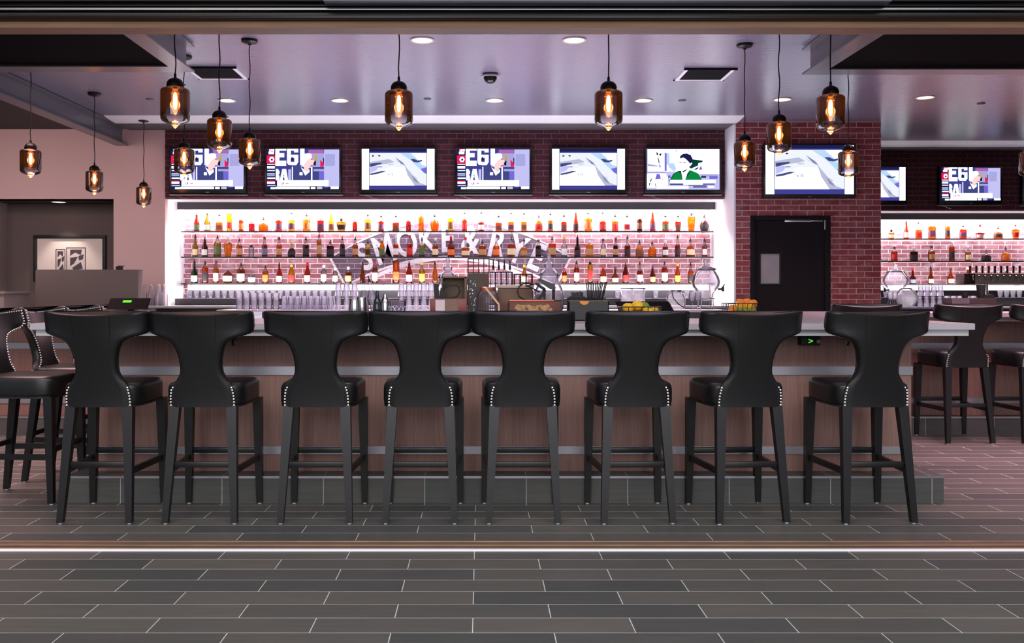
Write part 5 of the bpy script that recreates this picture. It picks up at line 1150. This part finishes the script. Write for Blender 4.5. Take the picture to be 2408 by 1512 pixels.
# leaning bottles with pourers, clear glass
for i, (p0, p1, r) in enumerate((((860, 742), (852, 655), .026), ((884, 742), (866, 652), .026))):
    D2 = 6.05+.05*i; a = Vector((X(p0[0], D2), D2, B1+.012)); b = Vector((X(p1[0], D2), D2+.02, Z(p1[1], D2))); d = (b-a)
    t = thing('leaning_bottle', ['pale clear bottle with dark spout leaning left by shaker tins', 'grey clear bottle with dark spout leaning left, right one'][i], 'bottle', a)
    m = MB(); m.cyl((0, 0, 0), d*.55, r, seg=14, cap=False); m.cyl(d*.55, d*.75, r, .010, seg=14, cap=False); m.cyl(d*.75, d*.9, .010, seg=10, cap=False); m.build('bottle_glass', GLASSG, t)
    m = MB(); m.cyl(d*.88, d*.95, .010, .007, seg=10); m.cyl(d*.95, d*1.03, .004, seg=7); m.build('pour_spout', BLACKM, t)
t = thing('mixing_glass', 'cut-crystal mixing glass with diamond pattern on the bar', 'glass', (X(936, D), D-.03, B1)); h = Z(706, D)-B1
m = MB(); m.lathe([(.045, 0), (.054, .004), (.056, .02), (.056, h), (.053, h), (.052, .02), (.002, .014)], seg=24, cap=False); gb = m.build('glass_body', GLASSG, t)
m = MB()
for k in range(12):
    a0 = 2*PI*k/12
    for s in (-1, 1):
        m.tube([(.0565*math.cos(a0+s*u*1.0), .0565*math.sin(a0+s*u*1.0), .004+h*.68*u) for u in [j/8 for j in range(9)]], .0018, 5)
m.build('diamond_cuts', pbr('crystal_cut', (224, 222, 236), .15, .2, noise=.05), t)
m = MB(); m.lathe([(.0565, h-.012), (.0585, h-.010), (.0585, h), (.0565, h)], seg=24, cap=False); m.build('rim', GLASSC, t)
# right niche: tap tower, cups, dark box
D = 9.0
t = thing('beer_tap_tower', 'long stone-clad beer tap tower with black tap handles at the right', 'beer tap', (0, 0, 0))
D = 12.3
m = MB(); m.box(X(2268, D), X(2500, D), D, D+.22, Z(668, D), Z(643, D), 0, .005); m.build('tower_body', pbr('tap_stone', (156, 142, 130), .5, noise=.5, nscale=28, bump=.3), t)
m = MB(); m.box(X(2267, D), X(2293, D), D-.004, D+.222, Z(668.5, D), Z(642.5, D), 0, .003); m.build('end_cap', pbr('tap_end_maroon', (66, 34, 38), .4, noise=.15), t)
m = MB()
for px in (2327, 2450): m.cyl((X(px, D), D+.1, 1.05), (X(px, D), D+.1, Z(668, D)), .035, seg=14)
m.build('pedestal', STEEL, t)
for k in range(12):
    px = 2284+14.6*k
    m = MB(); x = X(px, D); m.lathe([(.010, 0), (.016, .012), (.013, .05), (.017, .085), (.012, .098), (.004, .102)], (x, D+.03, Z(642, D)), 10); m.build('tap_handle', BLACKM, t)
    m = MB(); m.cyl((x, D, Z(648, D)), (x, D-.05, Z(650, D)), .010, seg=8); m.cyl((x, D-.045, Z(650, D)), (x, D-.06, Z(659, D)), .009, .007, seg=8); m.build('spout', STEEL, t)
def cup(px, y0, y1, D, w, label, zb):
    h = Z(y0, D)-zb; r = w*D/F/2; m = MB(); m.lathe([(r*.78, 0), (r*.8, .004), (r, h), (r*.95, h), (r*.75, .006)], seg=18, cap=False)
    tag(m.build('black_cup', BLACKM, None, (X(px, D), D, zb)), label, 'cup', 'black cups by the taps')
D = 8.25
t = thing('service_tray', 'low dark box on the rear bar top, cups standing on it', 'box', (X(2292, D), D, CH+.001))
w = (X(2345, D)-X(2240, D))/2; h = Z(701, D)-CH-.001
m = MB(); m.box(-w, w, 0, .18, 0, h, 0, .004); m.build('box_body', pbr('tray_maroon_black', (46, 32, 34), .5, noise=.1), t)
m = MB(); m.box(-w-.002, -w+.155, -.003, .0, .002, h-.002); m.build('grey_panel', pbr('tray_grey', (82, 76, 82), .5, noise=.05), t)
cup(2307, 670, 700, D+.08, 21, 'tall black plastic cup standing on the dark box at the rear bar', CH+.001+h+.0005)
cup(2269, 687, 700, D+.08, 15, 'short black cup standing on the dark box at the rear bar', CH+.001+h+.0005)
m = MB(); m.prism([(X(2318, D), CH+.0016+h), (X(2345, D), CH+.0016+h), (X(2340, D), Z(692, D)), (X(2330, D), Z(693, D))], D+.03, D+.12); tag(m.build('black_napkin', BLACKM, None), 'folded black napkin lying on the dark box at the rear bar', 'napkin')

# ------------------------------------------------------------------ light
def area(name, loc, rot, sx, sy, e, c=(1, 1, 1), spread=180):
    l = bpy.data.lights.new(name, 'AREA'); l.shape = 'RECTANGLE'; l.size = sx; l.size_y = sy; l.energy = e; l.color = c; l.spread = math.radians(spread)
    o = bpy.data.objects.new(name, l); COL.objects.link(o); o.location = loc; o.rotation_euler = rot; return o
w = bpy.data.worlds.new('surroundings'); S.world = w; w.use_nodes = True
bgn = w.node_tree.nodes['Background']; bgn.inputs[0].default_value = (.78, .80, .90, 1); bgn.inputs[1].default_value = .45
# LED lines of the lit niches
area('niche_led', ((XL+XR)/2, 11.70, 2.395), (0, 0, 0), 6.7, .12, 330, (1, .93, .95))
area('niche_led', (7.3, 13.37, 2.395), (0, 0, 0), 5.0, .12, 200, (1, .93, .95))
area('niche_under_led', ((XL+XR)/2, 11.66, 1.356), (0, 0, 0), 6.7, .06, 40, (1, .94, .97))
area('niche_face_led', ((XL+XR)/2, 11.57, 1.385), (math.radians(155), 0, 0), 6.7, .05, 26, (1, .92, .95))
area('niche_face_led', (7.3, 13.27, 1.385), (math.radians(155), 0, 0), 5.0, .05, 18, (1, .92, .95))
# added fills that whiten the jambs, no fixture there
for x, rr in ((XL+.14, -PI/2), (XR-.16, PI/2)): area('jamb_fill', (x, 11.3, 1.75), (0, -rr, 0), 1.15, .12, 2.6, (1, .95, .97))
# added upward fill, unseen behind the bar, to brighten the ceiling
area('ceiling_fill', (.1, 8.3, .5), (PI, 0, 0), 4.0, 2.6, 150, (.86, .82, 1))
# recessed downlights
for x, y in [(-.464, 7.21), (.745, 7.21), (-2.66, 9.5), (-1.476, 9.5), (.148, 9.5), (1.71, 9.5), (3.15, 9.45), (4.59, 9.35)]:
    l = bpy.data.lights.new('downlight_spot', 'SPOT'); l.energy = 75; l.spot_size = math.radians(95); l.spot_blend = .6; l.shadow_soft_size = .07; l.color = (1, .80, .76)
    o = bpy.data.objects.new('downlight_spot', l); COL.objects.link(o); o.location = (x, y, H-.03)
l = bpy.data.lights.new('picture_spot', 'SPOT'); l.energy = 34; l.spot_size = math.radians(80); l.spot_blend = .5; l.shadow_soft_size = .04; l.color = (1, .88, .80)
o = bpy.data.objects.new('picture_spot', l); COL.objects.link(o); o.location = (X(138, 11.33), 11.33, RT-.02)
# added pinkish fills for side floors and left wall; cooler light in front
area('pink_fill_right', (5.0, 6.9, 3.02), (0, 0, 0), 3.2, 2.4, 165, (1, .58, .66), 95)
area('pink_fill_left', (-4.1, 6.6, 3.02), (0, 0, 0), 2.2, 2.4, 105, (1, .62, .60), 95)
area('left_wall_fill', (-5.6, 8.2, 2.9), (math.radians(60), 0, math.radians(0)), 2.0, 1.0, 27, (1, .78, .76), 120)
area('front_fill', (0, -4.5, 3.0), (math.radians(76), 0, 0), 10, 3.0, 400, (.99, .98, 1))  # added frontal fill behind the camera for bar front and stool backs
area('concourse_ceiling_light', (0, 1.5, 4.8), (math.radians(12), 0, 0), 9, 2.5, 365, (1, .99, .965))
# ------------------------------------------------------------------ render look
S.view_settings.view_transform = 'Standard'; S.view_settings.look = 'None'; S.view_settings.exposure = 0.0
S.cycles.transparent_max_bounces = 24; S.cycles.max_bounces = 8; S.cycles.sample_clamp_indirect = 6
S.cycles.caustics_reflective = False; S.cycles.caustics_refractive = False
